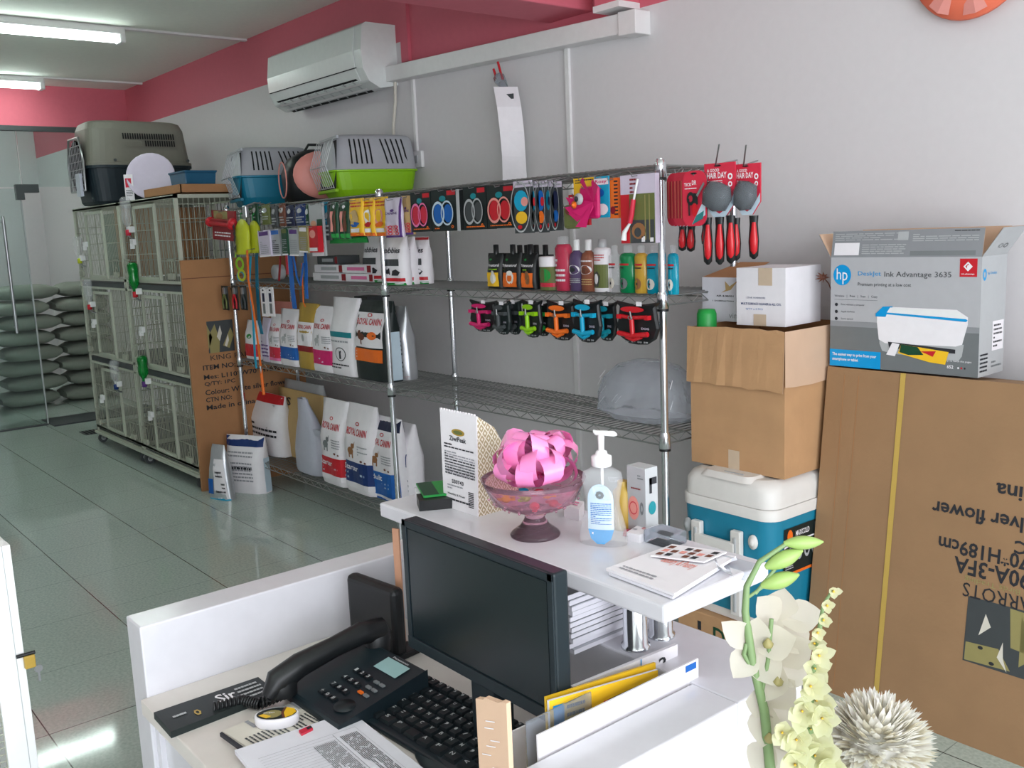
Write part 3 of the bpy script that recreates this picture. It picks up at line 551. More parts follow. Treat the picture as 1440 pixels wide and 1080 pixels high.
# ---------------------------------------------------------------- bags of pet food and other goods
def bagsurf(w, h, d, seal=.12, seed=0, pinch=.0, lean=0):
    R = random.Random(seed); ph = [R.uniform(0, 6) for _ in range(4)]
    def S(u, v, o=0, side=-1):
        k = min(1, max(0, (1-v)/.42))**.75 if v > .58 else 1
        edge = (1-abs(2*u-1)**5)**.5 if 0 < u < 1 else 0
        dd = d/2*(.42*k+.58*k*edge) if v < .97 else d/2*.03
        if v < .05: dd *= .9
        ww = w*(1-pinch*(v**2))*(1-.05*math.sin(pi*v))
        wr = .004*math.sin(9*u+ph[0]+7*v)*math.sin(6*v+ph[1])*(1 if v > .02 else 0)
        return V(((u-.5)*ww + lean*v*h, side*(dd+wr+o), v*h))
    return S
def bag(name, lab, loc, w, h, d, base, deco, rz=0, cat='bag of pet food', group=None, seed=1, side=None, lean=0, pinch=0, back=None, top=None, rx=0):
    t = T(name, lab, cat, loc, rz, group, rx=rx)
    S = bagsurf(w, h, d, seed=seed, lean=lean, pinch=pinch); Sh = lambda u, v, o=0: S(u, v, o) + V((0, d/2, 0)); Bk = lambda u, v, o=0: S(u, v, o, 1) + V((0, d/2, 0))
    b = MB(); nu, nv = 8, 14
    fr = [[Sh(i/nu, j/nv) for i in range(nu+1)] for j in range(nv+1)]; bk = [[Bk(i/nu, j/nv) for i in range(nu+1)] for j in range(nv+1)]
    rings = [fr[j]+bk[j][::-1] for j in range(nv+1)]
    b.loft(rings, base)
    if side:
        for u in (0, 1): b.add([Sh(u, .02, .002)+V(((u*2-1)*.0015, 0, 0)), Bk(u, .02, .002)+V(((u*2-1)*.0015, 0, 0)), Bk(u, .62)+V(((u*2-1)*.0015, 0, 0)), Sh(u, .62)+V(((u*2-1)*.0015, 0, 0))], [(0, 1, 2, 3)], side)
    b.deco(Sh, deco, 8, 4); b.build('bag_body', t)
    if top:
        b = MB(); vs = [Sh(u, v, .0015) for v in (top[1], .98) for u in [i/8 for i in range(9)]]; b.patch(Sh, 0, top[1], 1, .985, top[0], .0018, 8, 2); b.patch(Bk, 0, top[1], 1, .985, top[0], .0018, 8, 2); b.build('top_seal', t)
    return t
def rc(c1, c2, lab2='', dog=None, v=.34, tc='red'):
    """the look of a bag with a red wordmark above an animal picture and a coloured band"""
    L = [('t', 'ROYAL CANIN', .17, .66, .85, .74, tc, .0022), ('e', .52, .79, .07, .022, tc, .0016, 12, .6), ('p', 0, .12, 1, v, c1, .0016)]
    if c2: L.append(('p', 0, .06, 1, .12, c2, .0016))
    if dog: L += [('e', .34, .48, .10, .045, dog, .0016), ('e', .42, .54, .06, .03, dog, .0018), ('p', .27, .40, .31, .48, dog, .0016), ('p', .39, .40, .43, .48, dog, .0016), ('g', [(.44, .55), (.50, .60), (.47, .53)], dog, .002)]
    L += [('e', .7, .385, .04, .014, 'brown', .0018), ('e', .82, .375, .03, .012, 'brown', .0018), ('l', .58, .44, .9, .56, 4, 'faint')]
    if lab2: L += [('t', lab2, .08, v-.1, .6, v-.035, 'card', .003)]
    L += [('l', .08, .14, .8, v-.11, 2, 'bottlelabel')]
    return L
def pbag(name, lab, x0, x1, yt, yb, z, d, base, deco, seed=1, rz=0, wk=1.0, hk=1.0, Y=None, **k):
    p, w, h = stand(x0, x1, yt, yb, z)
    if Y: xm = (x0+x1)/2; p = V((PY(xm, yb, Y).x, Y, z)); w = PY(x1, yb, Y).x-PY(x0, yb, Y).x; h = PY(xm, yt, Y).z-z
    return bag(name, lab, p, w*wk, h*hk, d, base, deco, seed=seed, rz=rz, **k)
zs1, zs2, zs3, zs4 = [z+.02 for z in SZ]
# third level (from the floor second shelf): left bay
pbag('pet_food_bag', 'small bag with a green leaf and red lower half, far left behind the leashes', 345, 363, 452, 522, zs2, .09, 'card', [('e', .5, .6, .2, .06, 'green'), ('p', 0, .08, 1, .4, 'red')], 2)
pbag('treat_bag', 'narrow mauve plastic pouch standing behind the leashes', 368, 380, 448, 512, zs2, .07, 'mauve', [('l', .1, .1, .9, .5, 5, 'purple')], 3)
pbag('pet_food_bag', 'white cat food bag with dark pink lower band behind the leashes', 377, 396, 443, 514, zs2, .10, 'card', rc('crimson', 'pinkp', dog='lgrey'), 4)
pbag('pet_food_bag', 'white cat food bag with blue lower band between the pink and mustard bags', 392, 420, 436, 518, zs2, .10, 'card', rc('blue', None, '', dog='lgrey'), 5)
pbag('pet_food_bag', 'mustard yellow food bag with a dark red band', 417, 444, 428, 521, zs2, .11, 'gold', [('p', .05, .36, .95, .72, 'card', .0012)]+[('t', 'ROYAL CANIN', .17, .62, .85, .68, 'red', .0024), ('p', 0, .27, 1, .36, 'dred', .0016), ('e', .45, .48, .08, .06, 'lgrey', .002)], 6)
pbag('pet_food_bag', 'white cat food bag with bright magenta band', 437, 470, 432, 527, zs2, .11, 'card', rc('magenta', None, dog='lgrey'), 7)
pbag('pet_food_bag', 'tall white foil bag with a dark green strip and a sitting cat emblem', 463, 500, 420, 532, zs2, .12, 'card', [('p', .08, .50, .92, .57, 'logoteal', .0014), ('e', .5, .28, .2, .09, 'ink', .0016, 18, .88), ('g', [(.46, .22), (.54, .22), (.53, .29), (.55, .33), (.50, .32), (.47, .33)], 'ink', .0018), ('l', .1, .42, .8, .47, 1, 'faint'), ('l', .1, .08, .8, .16, 2, 'ink')], 8, side='silver')
pbag('pet_food_bag', 'black cat food bag with white front and orange patch', 496, 543, 424, 541, zs2, .14, 'hub', [('p', .08, .42, .92, .85, 'card', .0012), ('p', .09, .24, .91, .40, 'orange', .0018), ('t', 'ROYAL CANIN', .14, .70, .86, .78, 'red', .0026), ('e', .5, .82, .08, .025, 'red', .002, 12, .6), ('e', .34, .55, .12, .045, 'brown', .0018), ('e', .27, .60, .05, .03, 'brown', .002), ('e', .66, .57, .13, .05, 'orange', .0018), ('p', .3, .45, .34, .55, 'brown', .0018), ('l', .14, .27, .7, .38, 3, 'card')], 9, side='bottlelabel', top=('hub', .86))
pbag('pet_food_bag', 'slim silver and white bag behind the middle post', 545, 569, 432, 527, zs2, .10, 'silver', [('l', .1, .1, .9, .8, 12, 'ink'), ('p', 0, .02, 1, .05, 'red')], 10, pinch=.35, Y=2.60)
p = PY(466, 436, 2.84)
t = T('display_box', 'small dark box with a lighter front at the back of the food shelf', 'box', (-4.62, 2.72, zs2)); MB().box(-.07, .07, 0, .1, 0, .40, 'dgrey').build('carton', t, bevel=.002)
pbag('pet_food_bag', 'dusty pink bag standing behind the front row of cat food', 384, 408, 425, 500, zs2, .08, 'peach', [('l', .1, .1, .9, .4, 4, 'faint')], 11, Y=2.68)
# mid level: left bay - white dog bags, flat boxes, tin
for i, (x0, x1, yb, lab) in enumerate(((508, 534, 397, 'white treat bag with black dog silhouettes, left of the middle post'), (536, 567, 402, 'white treat bag with black dog silhouettes, just right of the middle post'), (564, 578, 400, 'white treat bag with black dog silhouettes, half hidden between two others'), (572, 598, 399, 'white treat bag with black dog silhouettes and a red clip, rightmost of the row'))):
    pbag('treat_bag', lab, x0, x1, 333, yb, zs3, .07, 'card', [('t', 'obbies', .2, .66, .9, .78, 'ink', .002), ('p', .1, .40, .85, .54, 'dgrey', .0016), ('g', [(.2, .2), (.25, .36), (.33, .32), (.42, .36), (.45, .2), (.38, .24)], 'ink', .002), ('g', [(.5, .2), (.55, .3), (.72, .33), (.9, .27), (.8, .2)], 'ink', .002), ('p', .3, .08, 1, .15, 'red', .002), ('p', 0, .0, 1, .05, 'green', .0014)], 20+i, cat='bag of pet treats', group='white treat bags on the second shelf from the top', top=(('red', .93) if i == 3 else None))
for i, (x0, x1, yb, z) in enumerate(((440, 486, 403, 0), (484, 524, 402, 0), (443, 482, 397, 1), (478, 522, 395, 1), (448, 476, 388, 2))):
    w = PY(x1, 395, 2.6).x-PY(x0, 395, 2.6).x; p = PY((x0+x1)/2, 395, 2.6)
    t = T('flat_box', ['pale flat box, bottom layer left of the stack beside the white bags', 'pale flat box, bottom layer right of the stack beside the white bags', 'pale flat box, upper layer left of the stack', 'pale pink striped flat box, upper layer right of the stack', 'dark grey flat box on top of the pale box stack'][i], 'box', (p.x, 2.60, zs3+.046*z+.001), group='flat boxes stacked on the second shelf')
    MB().box(-w/2, w/2, 0, .14, 0, .044, 'card' if i < 4 else 'dgrey').deco(plane((-w/2, 0, 0), (w, 0, 0), (0, 0, .044)), [('p', .25, .3, .8, .7, 'pinkp' if i % 2 else 'lgrey'), ('p', .88, .1, 1, .9, 'dred')]).build('carton', t, bevel=.002)
b = MB().lathe([(.045, 0), (.045, .05), (.04, .055), (.001, .055)], 'lgrey', 18, M=Mx.Rotation(pi/2, 4, 'X')); setp(b.build('round_tin', loc=(PZ(369, 395, zs3).x, 2.62, zs3+.045)), 'round pale tin standing on edge behind the leashes', 'tin')
# lowest shelf: left bay
pbag('pet_food_bag', 'white bag with red and white top bow at the left end of the lowest shelf', 343, 390, 556, 637, zs1, .16, 'card', [('p', .0, .86, 1, 1, 'red', .0022), ('g', [(0, .95), (0, .3), (.28, .6)], 'crimson', .002), ('g', [(.05, .8), (.75, .45), (.85, .85)], 'silver', .003), ('t', 'wet food', .1, .22, .35, .27, 'red', .003), ('l', .3, .3, .95, .55, 3, 'ink')], 30)
pbag('paper_bag', 'crumpled grey white paper bag behind the tan envelope bag', 389, 446, 541, 622, zs1, .16, 'lgrey', [], 31, cat='bag', pinch=.1, Y=2.68)
pbag('envelope_bag', 'tan paper bag with black lettering at its top left', 392, 458, 553, 642, zs1, .07, 'tan', [('t', 'II', .08, .74, .13, .86, 'ink'), ('t', 'S', .2, .76, .29, .88, 'ink'), ('e', .84, .36, .09, .09, 'dgrey', .0016), ('e', .84, .36, .04, .05, 'silver', .002)], 32, cat='bag')
p, w, h = stand(409, 447, 566, 666, zs1)
t = T('carrier_bag', 'white plastic carrier bag standing open on the lowest shelf', 'bag', p)
b = MB(); b.loft([[V((w/2*k*math.copysign(abs(math.cos(q))**.7, math.cos(q))+s, .06+.06*k*math.sin(q)+rnd(-.004, .004), z)) for q in [2*pi*j/16 for j in range(16)]] for k, s, z in ((.9, 0, 0), (1.0, 0, .02), (.98, 0, h*.3), (.8, -.01, h*.55), (.55, -.03, h*.75), (.34, -.06, h*.92), (.28, -.07, h))], 'plasticbag'); b.build('bag_body', t)
b = MB(); b.loft([[V((-.06+(x)*1.0, .06+y, z)) for x, y in ((-.025, -.003), (.03, -.003), (.03, .003), (-.025, .003))] for z in (h*.9, h*1.02)], 'plasticbag'); b.loft([[V((w*.2+k*w*.3, .03+y, h*z)) for y, z in ((0, .55), (.06, .55), (.06, .55+.08), (0, .55+.08))] for k in (0, 1)], 'plasticbag', smooth=False); b.build('handle', t)
pbag('pet_food_bag', 'white dog food bag with a red lower band on the lowest shelf', 450, 484, 566, 682, zs1, .13, 'card', rc('red', 'card', 'Starter', dog='grey', v=.33), 33)
pbag('pet_food_bag', 'white dog food bag with a dark blue lower band and brown puppy', 483, 523, 573, 694, zs1, .13, 'card', rc('dblue', 'card', 'Starter', dog='fur', v=.36), 34)
pbag('pet_food_bag', 'white dog food bag with navy top and bright blue lower third', 516, 556, 590, 702, zs1, .13, 'card', rc('blue', 'blue', 'Adult', dog='fur', v=.34)+[('p', 0, .0, 1, .08, 'blue', .0016)], 35, top=('navy', .84))
pbag('pet_food_bag', 'blue and white food bag just behind the middle post on the lowest shelf', 552, 574, 598, 668, zs1, .12, 'card', [('p', .1, .45, .9, .62, 'dblue', .0016), ('l', .2, .1, .9, .3, 3, 'faint')], 36, Y=2.60)
# on the floor
bag('pet_food_bag', 'white and blue food bag standing on the floor beside the upright carton', PZ(342, 694, 0), .30, .36, .14, 'card', [('l', .1, .2, .8, .75, 9, 'faint'), ('l', .1, .3, .8, .5, 2, 'ink')], rz=.45, seed=40, side='bottlelabel', top=('dblue', .82)); 
bag('pet_food_bag', 'slim silver and blue food pouch on the floor before the larger bag', PZ(306, 703, 0), .185, .34, .09, 'silver', [('p', .05, .1, .35, .38, 'blue', .0016), ('p', .4, .03, .95, .75, 'card', .0012), ('l', .5, .12, .9, .55, 6, 'ink'), ('p', 0, 0, 1, .035, 'cyan', .0016)], rz=.35, seed=41, pinch=.45)
# ---------------------------------------------------------------- hanging goods along the top shelf
def card(name, lab, x0, x1, y0, y1, Y, m, deco, cat='packet', th=.012, group=None, rz=0, part='card', hook=True, extra=None, bevel=0, tilt=0):
    a, c, z0, z1 = hang(x0, x1, y0, y1, Y); w, h = c-a, z1-z0
    t = T(name, lab, cat, ((a+c)/2, Y, z0), rz, group, ry=tilt)
    b = MB().box(-w/2, w/2, 0, th, 0, h, m); S = plane((-w/2, 0, 0), (w, 0, 0), (0, 0, h)); b.deco(S, deco); b.build(part, t, bevel=bevel)
    if hook: MB().tube([(0, YF-Y-.004, h+.012), (0, -.025, h-.008), (0, -.03, h+.002)], .0018, 'steel', 5).build('hook', t)
    if extra: extra(t, S, w, h)
    return t
def pouch(name, lab, x0, x1, y0, y1, Y, base, deco, cat='packet', d=.02, group=None, seed=1, rz=0):
    a, c, z0, z1 = hang(x0, x1, y0, y1, Y); t = bag(name, lab, ((a+c)/2, Y, z0), c-a, z1-z0, d, base, deco, seed=seed, cat=cat, group=group, rz=rz)
    MB().tube([(0, YF-Y-.004, z1-z0+.008), (0, -.02, z1-z0-.012), (0, -.024, z1-z0-.002)], .0018, 'steel', 5).build('hook', t); return t
card('hanging_toy', 'red bone shaped chew toy in a red wrapper at the left shelf end', 298, 330, 296, 338, 2.36, 'dred', [('p', .1, .55, .7, .98, 'khaki'), ('l', .1, .1, .8, .3, 2, 'card'), ('e', .35, .8, .15, .12, 'fur')], 'toy', extra=lambda t, S, w, h: [MB().ball((s*w*.48, -.012, h*.62), .028, 'red').tube([(-w*.4, -.012, h*.62), (w*.4, -.012, h*.62)], .018, 'red', 10).build('bone', t) for s in (-1, 1)][:0] or MB().ball((-w*.5, -.012, h*.6), .03, 'red').ball((w*.45, -.012, h*.55), .03, 'red').tube([(-w*.5, -.012, h*.6), (w*.45, -.012, h*.56)], .02, 'red', 10).build('bone', t), tilt=.06)
def plush(lab, x0, x1, y0, y1, Y, m):
    a, c, z0, z1 = hang(x0, x1, y0, y1, Y); w, h = c-a, z1-z0; t = T('plush_toy', lab, 'toy', ((a+c)/2, Y, z0), group='yellow striped toys hanging left')
    b = MB(); b.loft([[V((w/2*k*math.cos(q)+s, .03*k*math.sin(q), z*h)) for q in [2*pi*j/14 for j in range(14)]] for k, s, z in ((.7, -.02, 0), (1.0, -.01, .08), (.85, 0, .3), (.95, .0, .55), (.8, .01, .8), (.4, .01, .96), (.1, .01, 1))], m); b.build('toy_body', t)
    for k, z in enumerate((.2, .45, .62, .8)): MB().add([(-w*.3, -.031, z*h), (-w*.05, -.036, z*h+.02), (-w*.12, -.036, z*h-.035)], [(0, 2, 1)], 'ink').build('stripe', t)
    MB().tube([(0, 0, h), (0, 0, h+.03), (0, YF-Y, 1.76-z0)], .003, 'green', 5).build('loop', t)
plush('yellow plush toy with black stripes, nearest the red bone toy', 331, 351, 308, 358, 2.37, 'yelgreen'); plush('yellow plush toy with black stripes, partly behind its twin', 350, 365, 310, 356, 2.42, 'yelgreen')
a = PY(345, 298, 2.36); t = T('leash_clip', 'shiny steel leash clip hooked over the top shelf edge', 'clip', a); MB().box(-.022, .022, -.01, .015, -.035, .035, 'steel').build('clasp', t, bevel=.006); MB().tube([(0, 0, .03), (0, .06, .05), (0, .12, .04)], .005, 'steel').build('hook', t)
def strap(name, lab, pts, Y, w, m, group=None, cat='leash', clip=True):
    P = [PY(x, y, Y+.01*math.sin(i)) for i, (x, y) in enumerate(pts)]; o = P[0]; t = T(name, lab, cat, o, group=group); b = MB()
    b.loft([[p-o+V((-w/2, 0, 0)), p-o+V((w/2, 0, 0)), p-o+V((w/2, .004, 0)), p-o+V((-w/2, .004, 0))] for p in P], m, smooth=False); b.build('webbing', t)
    if clip: q = P[-1]-o; MB().tube([q, q+V((.004, 0, -.02)), q+V((0, 0, -.045)), q+V((-.008, 0, -.02))], .005, 'steel').build('clasp', t)
    MB().tube([(0, 0, 0), (0, YF-Y, .02)], .002, 'steel', 5).build('hook', t); return t
strap('dog_leash', 'long orange dog leash hanging down the left end of the shelving', [(347, 352), (349, 395), (355, 430), (362, 480), (366, 515)], 2.35, .02, 'orange')
strap('dog_leash', 'light blue dog leash hanging beside the long orange one', [(352, 360), (350, 400), (355, 440), (358, 500), (360, 518)], 2.40, .022, 'cyan', clip=False)
strap('dog_leash', 'dark teal dog leash behind the orange one', [(360, 350), (361, 400), (364, 452), (368, 470)], 2.44, .035, 'carrierblue', clip=False)
strap('dog_leash', 'bright blue leash with folded loops, left one of the pair', [(407, 355), (409, 385), (411, 410), (414, 434)], 2.42, .045, 'blue', clip=False)
strap('dog_leash', 'bright blue leash with folded loops, right one of the pair', [(428, 355), (430, 378), (430, 400), (431, 420)], 2.42, .03, 'blue', clip=False)
strap('dog_leash', 'bright blue slanting leash between the two straight blue ones', [(412, 360), (417, 390), (422, 402), (426, 370)], 2.41, .016, 'blue', clip=False)
strap('dog_leash', 'thin tan leash hanging behind the blue pair', [(424, 370), (425, 400), (426, 425), (429, 432)], 2.45, .008, 'orange', clip=False)
strap('dog_leash', 'dull red leash left of the blue pair', [(394, 350), (393, 375), (392, 395)], 2.45, .02, 'dred', clip=False)
strap('dog_leash', 'crimson leash tucked beside the blue pair', [(402, 355), (403, 372), (404, 386)], 2.45, .02, 'crimson', clip=False)
p = PY(363, 520, 2.35); t = T('scoop', 'orange handled litter scoop hanging below the orange leash', 'scoop', PY(371, 555, 2.35)); hh = (PY(367, 518, 2.35)-PY(371, 555, 2.35)).z
MB().tube([(0, 0, 0), (-.01, 0, hh)], .009, 'orange', 8).build('handle', t); MB().tube([(-.012, 0, hh), (-.006, .0, hh+.02), (-.018, 0, hh+.04), (-.03, 0, hh+.02), (-.012, 0, hh)], .004, 'steel', 6).build('ring', t)
b = MB(); a, c, z0, z1 = hang(331, 346, 362, 395, 2.39); S = plane((0, 0, 0), (c-a, 0, 0), (0, 0, z1-z0)); b.ell(S, .45, .72, .4, .3, 'lime', 0, 16, .55); b.ell(S, .6, .25, .4, .26, 'yelgreen', .004, 16, .6); b.ell(S, .4, .2, .4, .24, 'cyan', -.004, 16, .6); b.tube([(.02, 0, z1-z0), (.025, 0, z1-z0+.05), (.02, .09, z1-z0+.1)], .004, 'lime')
setp(b.build('ring_toy', loc=(a, 2.39, z0)), 'green and yellow ring toy hanging under the yellow plush toys', 'toy')
BX = [('pale pink box', 364, 380, 324, 361, 'mauve'), ('grey green box', 381, 394, 322, 360, 'silver'), ('dark green box', 396, 404, 320, 359, 'dgreen'), ('white box with purple top', 406, 419, 321, 360, 'lgrey'), ('slanted pale olive box', 420, 432, 318, 355, 'khaki')]
for i, (nm, x0, x1, y0, y1, m) in enumerate(BX):
    card('hanging_box', f'{nm} hanging under the pet bag, {["first", "second", "third", "fourth", "fifth"][i]} from the left', x0, x1, y0, y1, 2.37+.01*(i % 2), m, [('l', .15, .1, .85, .6, 7, 'faint' if m != 'silver' else 'ink'), ('p', .1, .8, .9, .95, ['purple', 'blue', 'olive', 'purple', 'card'][i]), ('p', 0, 0, 1, .06, 'card')], 'box', th=.03, group='small boxes hanging on the left', tilt=.02*(i-2))
SM = [(353, 362, 286, 318, 'dgreen', 'dark green'), (366, 378, 287, 316, 'olive', 'olive'), (380, 389, 288, 320, 'dgrey', 'charcoal'), (391, 400, 286, 318, 'brown', 'brown'), (401, 412, 288, 318, 'navy', 'navy blue with a steel clip'), (414, 428, 287, 317, 'dblue', 'dark blue'), (429, 434, 287, 322, 'dgreen', 'narrow green'), (447, 460, 284, 316, 'carrierblue', 'teal with a wavy print'), (456, 463, 286, 338, 'dgrey', 'long grey')]
for x0, x1, y0, y1, m, nm in SM:
    pouch('hanging_packet', f'{nm} packet hanging at the left bay top shelf', x0, x1, y0, y1, 2.43, m, [('l', .1, .1, .9, .45, 3, 'lgrey'), ('e', .5, .7, .25, .12, 'silver', .002)], seed=x0, group='small packets hanging at the left bay')
card('hanging_toy', 'red and white squeaky toy pack hanging left of the green treat sticks', 433, 447, 318, 355, 2.38, 'red', [('p', .1, .05, .9, .18, 'card'), ('e', .5, .7, .3, .16, 'peach')], 'toy', th=.03)
card('hanging_card', 'pale card with two pictures hanging behind the red squeaky toy', 436, 455, 286, 360, 2.41, 'lgrey', [('p', .05, .0, .95, .14, 'card'), ('e', .3, .62, .22, .06, 'skin'), ('p', .55, .25, .95, .7, 'dgreen'), ('l', .1, .18, .5, .26, 2, 'red')], 'card')
for i, (x0, x1) in enumerate(((463, 474), (476, 489))):
    pouch('treat_pack', f'dark green packet of brown chew sticks, {("left", "right")[i]} one of the pair', x0, x1, 284, 336, 2.40, 'dgreen', [('p', .15, .2, .4, .75, 'peach', .002), ('p', .55, .2, .85, .75, 'brown', .002), ('p', 0, .02, 1, .14, 'green', .0016), ('e', .5, .87, .2, .05, 'card', .002)], seed=60+i, cat='packet of treats', d=.03)
pouch('treat_pack', 'flat bright green packet lying low behind the chew sticks', 462, 516, 322, 342, 2.46, 'dgreen', [('p', 0, 0, 1, .4, 'green', .0016)], seed=63, cat='packet of treats', d=.015)
for i, (x0, x1, dk) in enumerate(((489, 509, 'with a blue figure'), (510, 525, 'with a white oval window'), (524, 543, 'with a peach oval window'))):
    pouch('treat_pack', f'yellow treat packet {dk}, {("left", "middle", "right")[i]} of three', x0, x1, 279-i, 332, 2.38+.012*i, 'yellow', [('p', 0, 0, 1, .08, 'orange', .0016), ('e', .45, .5, .32, .2, ['tan', 'card', 'peach'][i], .002), ('g', [(.15, .3), (.5, .38), (.85, .34), (.6, .24), (.3, .24)], ['blue', 'red', 'orange'][i], .003), ('l', .1, .75, .9, .92, 2, 'red'), ('p', .2, .1, .8, .2, 'card', .002)], seed=70+i, cat='packet of treats', d=.03, group='yellow treat packets on the top shelf hooks')
for i, (x0, x1, m, nm) in enumerate(((539, 563, 'mauve', 'white and purple'), (563, 578, 'tan', 'tan and purple'))):
    pouch('treat_pack', f'{nm} packet of pink ring biscuits, right of the yellow packets', x0, x1, 278-3*i, 334-4*i, 2.37+.03*i, m, [('t', 'CANINE', .12, .58, .85, .64, 'purple', .003), ('e', .5, .68, .12, .035, 'purple', .003), ('p', 0, 0, 1, .05, 'purple', .0018), ('p', .92, .05, 1, 1, 'purple', .0018)]+[('e', .2+.2*(k % 4), .1+.08*(k//4), .12, .045, ('peach', 'crimson')[k % 2], .0022+.0003*k, 10, .5) for k in range(12)], seed=80+i, cat='packet of treats', d=.03)
def leashbox(lab, x0, x1, y0, y1, Y, cc, dark):
    def ex(t, S, w, h):
        b = MB()
        b.ell(S, .32, .42, .2, .24, dark, .006, 20); b.ell(S, .32, .42, .25, .30, cc, .009, 20, .8)
        b.ell(S, .68, .42, .17, .22, dark, .006, 20); b.ell(S, .66, .43, .24, .30, cc, .008, 20, .86); b.build('leash_case', t)
    card('retractable_leash', lab, x0, x1, y0, y1, Y, 'hub', [('p', .62, .85, .95, .96, 'red'), ('e', .45, .78, .13, .07, 'logoteal', .001), ('l', .1, .04, .9, .1, 1, 'orange'), ('e', .8, .1, .05, .04, 'orange', .001, 8, .4)], 'leash pack', th=.05, extra=ex, group='retractable leash packs hanging in a row')
leashbox('black box with a pink retractable leash, leftmost of four', 578, 606, 270, 326, 2.39, 'pinkp', 'crimson')
leashbox('black box with a blue retractable leash, beside the pink one', 607, 643, 266, 325, 2.39, 'bottlelabel', 'blue')
leashbox('black box with a grey retractable leash, third of four', 652, 684, 262, 323, 2.39, 'lgrey', 'dgrey')
leashbox('black box with a red retractable leash, rightmost of four', 685, 724, 260, 321, 2.39, 'peach', 'red')
card('price_strip', 'narrow white strip between the blue and grey leash boxes', 642, 646, 266, 325, 2.37, 'lgrey', [], 'strip', th=.002)
for i, (x0, x1, y0, y1) in enumerate(((723, 750, 252, 328), (749, 758, 253, 326), (757, 771, 252, 327), (770, 779, 252, 325), (778, 791, 253, 324))):
    def ex(t, S, w, h, i=i): 
        b = MB(); b.ell(S, .5, .62, .36, .2, ('cyan', 'carrierblue', 'blue', 'carrierblue', 'navy')[i], .012); b.ell(S, .5, .3, .3, .12, ('yellow', 'dgrey', 'orange', 'dgrey', 'blue')[i], .012); b.ell(S, .7, .6, .18, .09, ('peach', 'red', 'red', 'navy', 'navy')[i], .014); b.ell(S, .4, .12, .12, .04, 'red', .012); b.build('toy', t)
        b = MB(); b.ell(S, .5, .5, .5, .49, 'lgrey', .017, 24, .93); b.build('rim', t)
    card('blister_pack', f'clear blister card with a blue and yellow toy, {["leftmost", "second", "third", "fourth", "rightmost"][i]} of the fan of five', x0, x1, y0+2, y1, 2.36+.012*i, 'dgrey', [('p', 0, .88, 1, 1, 'mauve'), ('l', .1, .9, .9, .98, 1, 'faint')], 'toy pack', th=.004, extra=ex, group='fanned blister packs on the top shelf')
card('hanging_toy', 'olive brown furry toy hanging before the red card', 791, 812, 288, 322, 2.36, 'olive', [('e', .55, .75, .35, .2, 'brown')], 'toy', th=.03, bevel=.012)
card('hanging_card', 'red card partly behind the pink feather toy', 800, 828, 273, 317, 2.42, 'red', [('g', [(.45, .05), (.6, .3), (.75, .25), (.55, .02)], 'card'), ('l', .1, .75, .6, .95, 2, 'card')], 'card')
card('hanging_card', 'yellow toy card with black print above the pink feather toy', 807, 838, 250, 300, 2.40, 'yellow', [('l', .08, .84, .9, .97, 2, 'ink'), ('p', .05, .02, .4, .5, 'orange')], 'card', th=.006)
def feather(t, S, w, h): 
    b = MB()
    for k in range(14):
        q = rnd(0, 2*pi); L = rnd(.05, .09); b.add([(w*.5, -.02, h*.5), (w*.5-w/2+L*math.cos(q), -.02-.012*rnd(0, 1), h*.5+L*math.sin(q)*1.1), (w*.1+L*math.cos(q+.5)*.8, -.02, h*.5+L*math.sin(q+.5))], [(0, 1, 2)], 'magenta')
    b.build('feathers', t); b = MB(); b.lathe([(.001, 0), (.014, .004), (.001, .014)], 'orange', 10, (-.03, -.035, h*.45), M=Mx.Rotation(pi/2, 4, 'X')); b.build('beak', t); MB().lathe([(.02, 0), (.02, .006), (.001, .01)], 'lgrey', 12, (-.012, -.03, h*.62), M=Mx.Rotation(pi/2, 4, 'X')).lathe([(.01, 0.01), (.001, .014)], 'ink', 10, (-.012, -.034, h*.62), M=Mx.Rotation(pi/2, 4, 'X')).build('eye', t)
card('feather_toy', 'bright pink feather toy with an orange beak', 814, 840, 262, 308, 2.35, 'magenta', [('e', .5, .5, .5, .45, 'magenta', .004)], 'toy', th=.02, extra=feather, bevel=.01)
card('hanging_card', 'blue and white toy card right of the pink feather toy', 836, 856, 248, 306, 2.38, 'cyan', [('p', 0, .8, 1, .95, 'card'), ('t', 'Rosy', .08, .82, .9, .92, 'magenta'), ('e', .55, .2, .4, .14, 'card'), ('e', .4, .6, .3, .1, 'blue'), ('p', .1, .68, .5, .72, 'red')], 'card', th=.006)
card('hanging_card', 'orange edged toy card with black notched border', 857, 869, 250, 307, 2.39, 'orange', [('p', .55, .08+k*.09, 1, .12+k*.09, 'ink') for k in range(10)]+[('e', .4, .2, .3, .1, 'dred')], 'card', th=.02)
def tb(t, S, w, h):
    b = MB(); b.tube([S(.58, .93, .012), S(.46, .64, .012)], .004, 'plasticwhite', 8); b.tube([S(.46, .64, .014), S(.4, .42, .014), S(.34, .30, .014)], .0085, 'crimson', 8); b.tube([S(.34, .30, .012), S(.17, .17, .012), S(.14, .05, .012)], [.004, .008, .01], 'plasticwhite', 8); b.build('toothbrush', t)
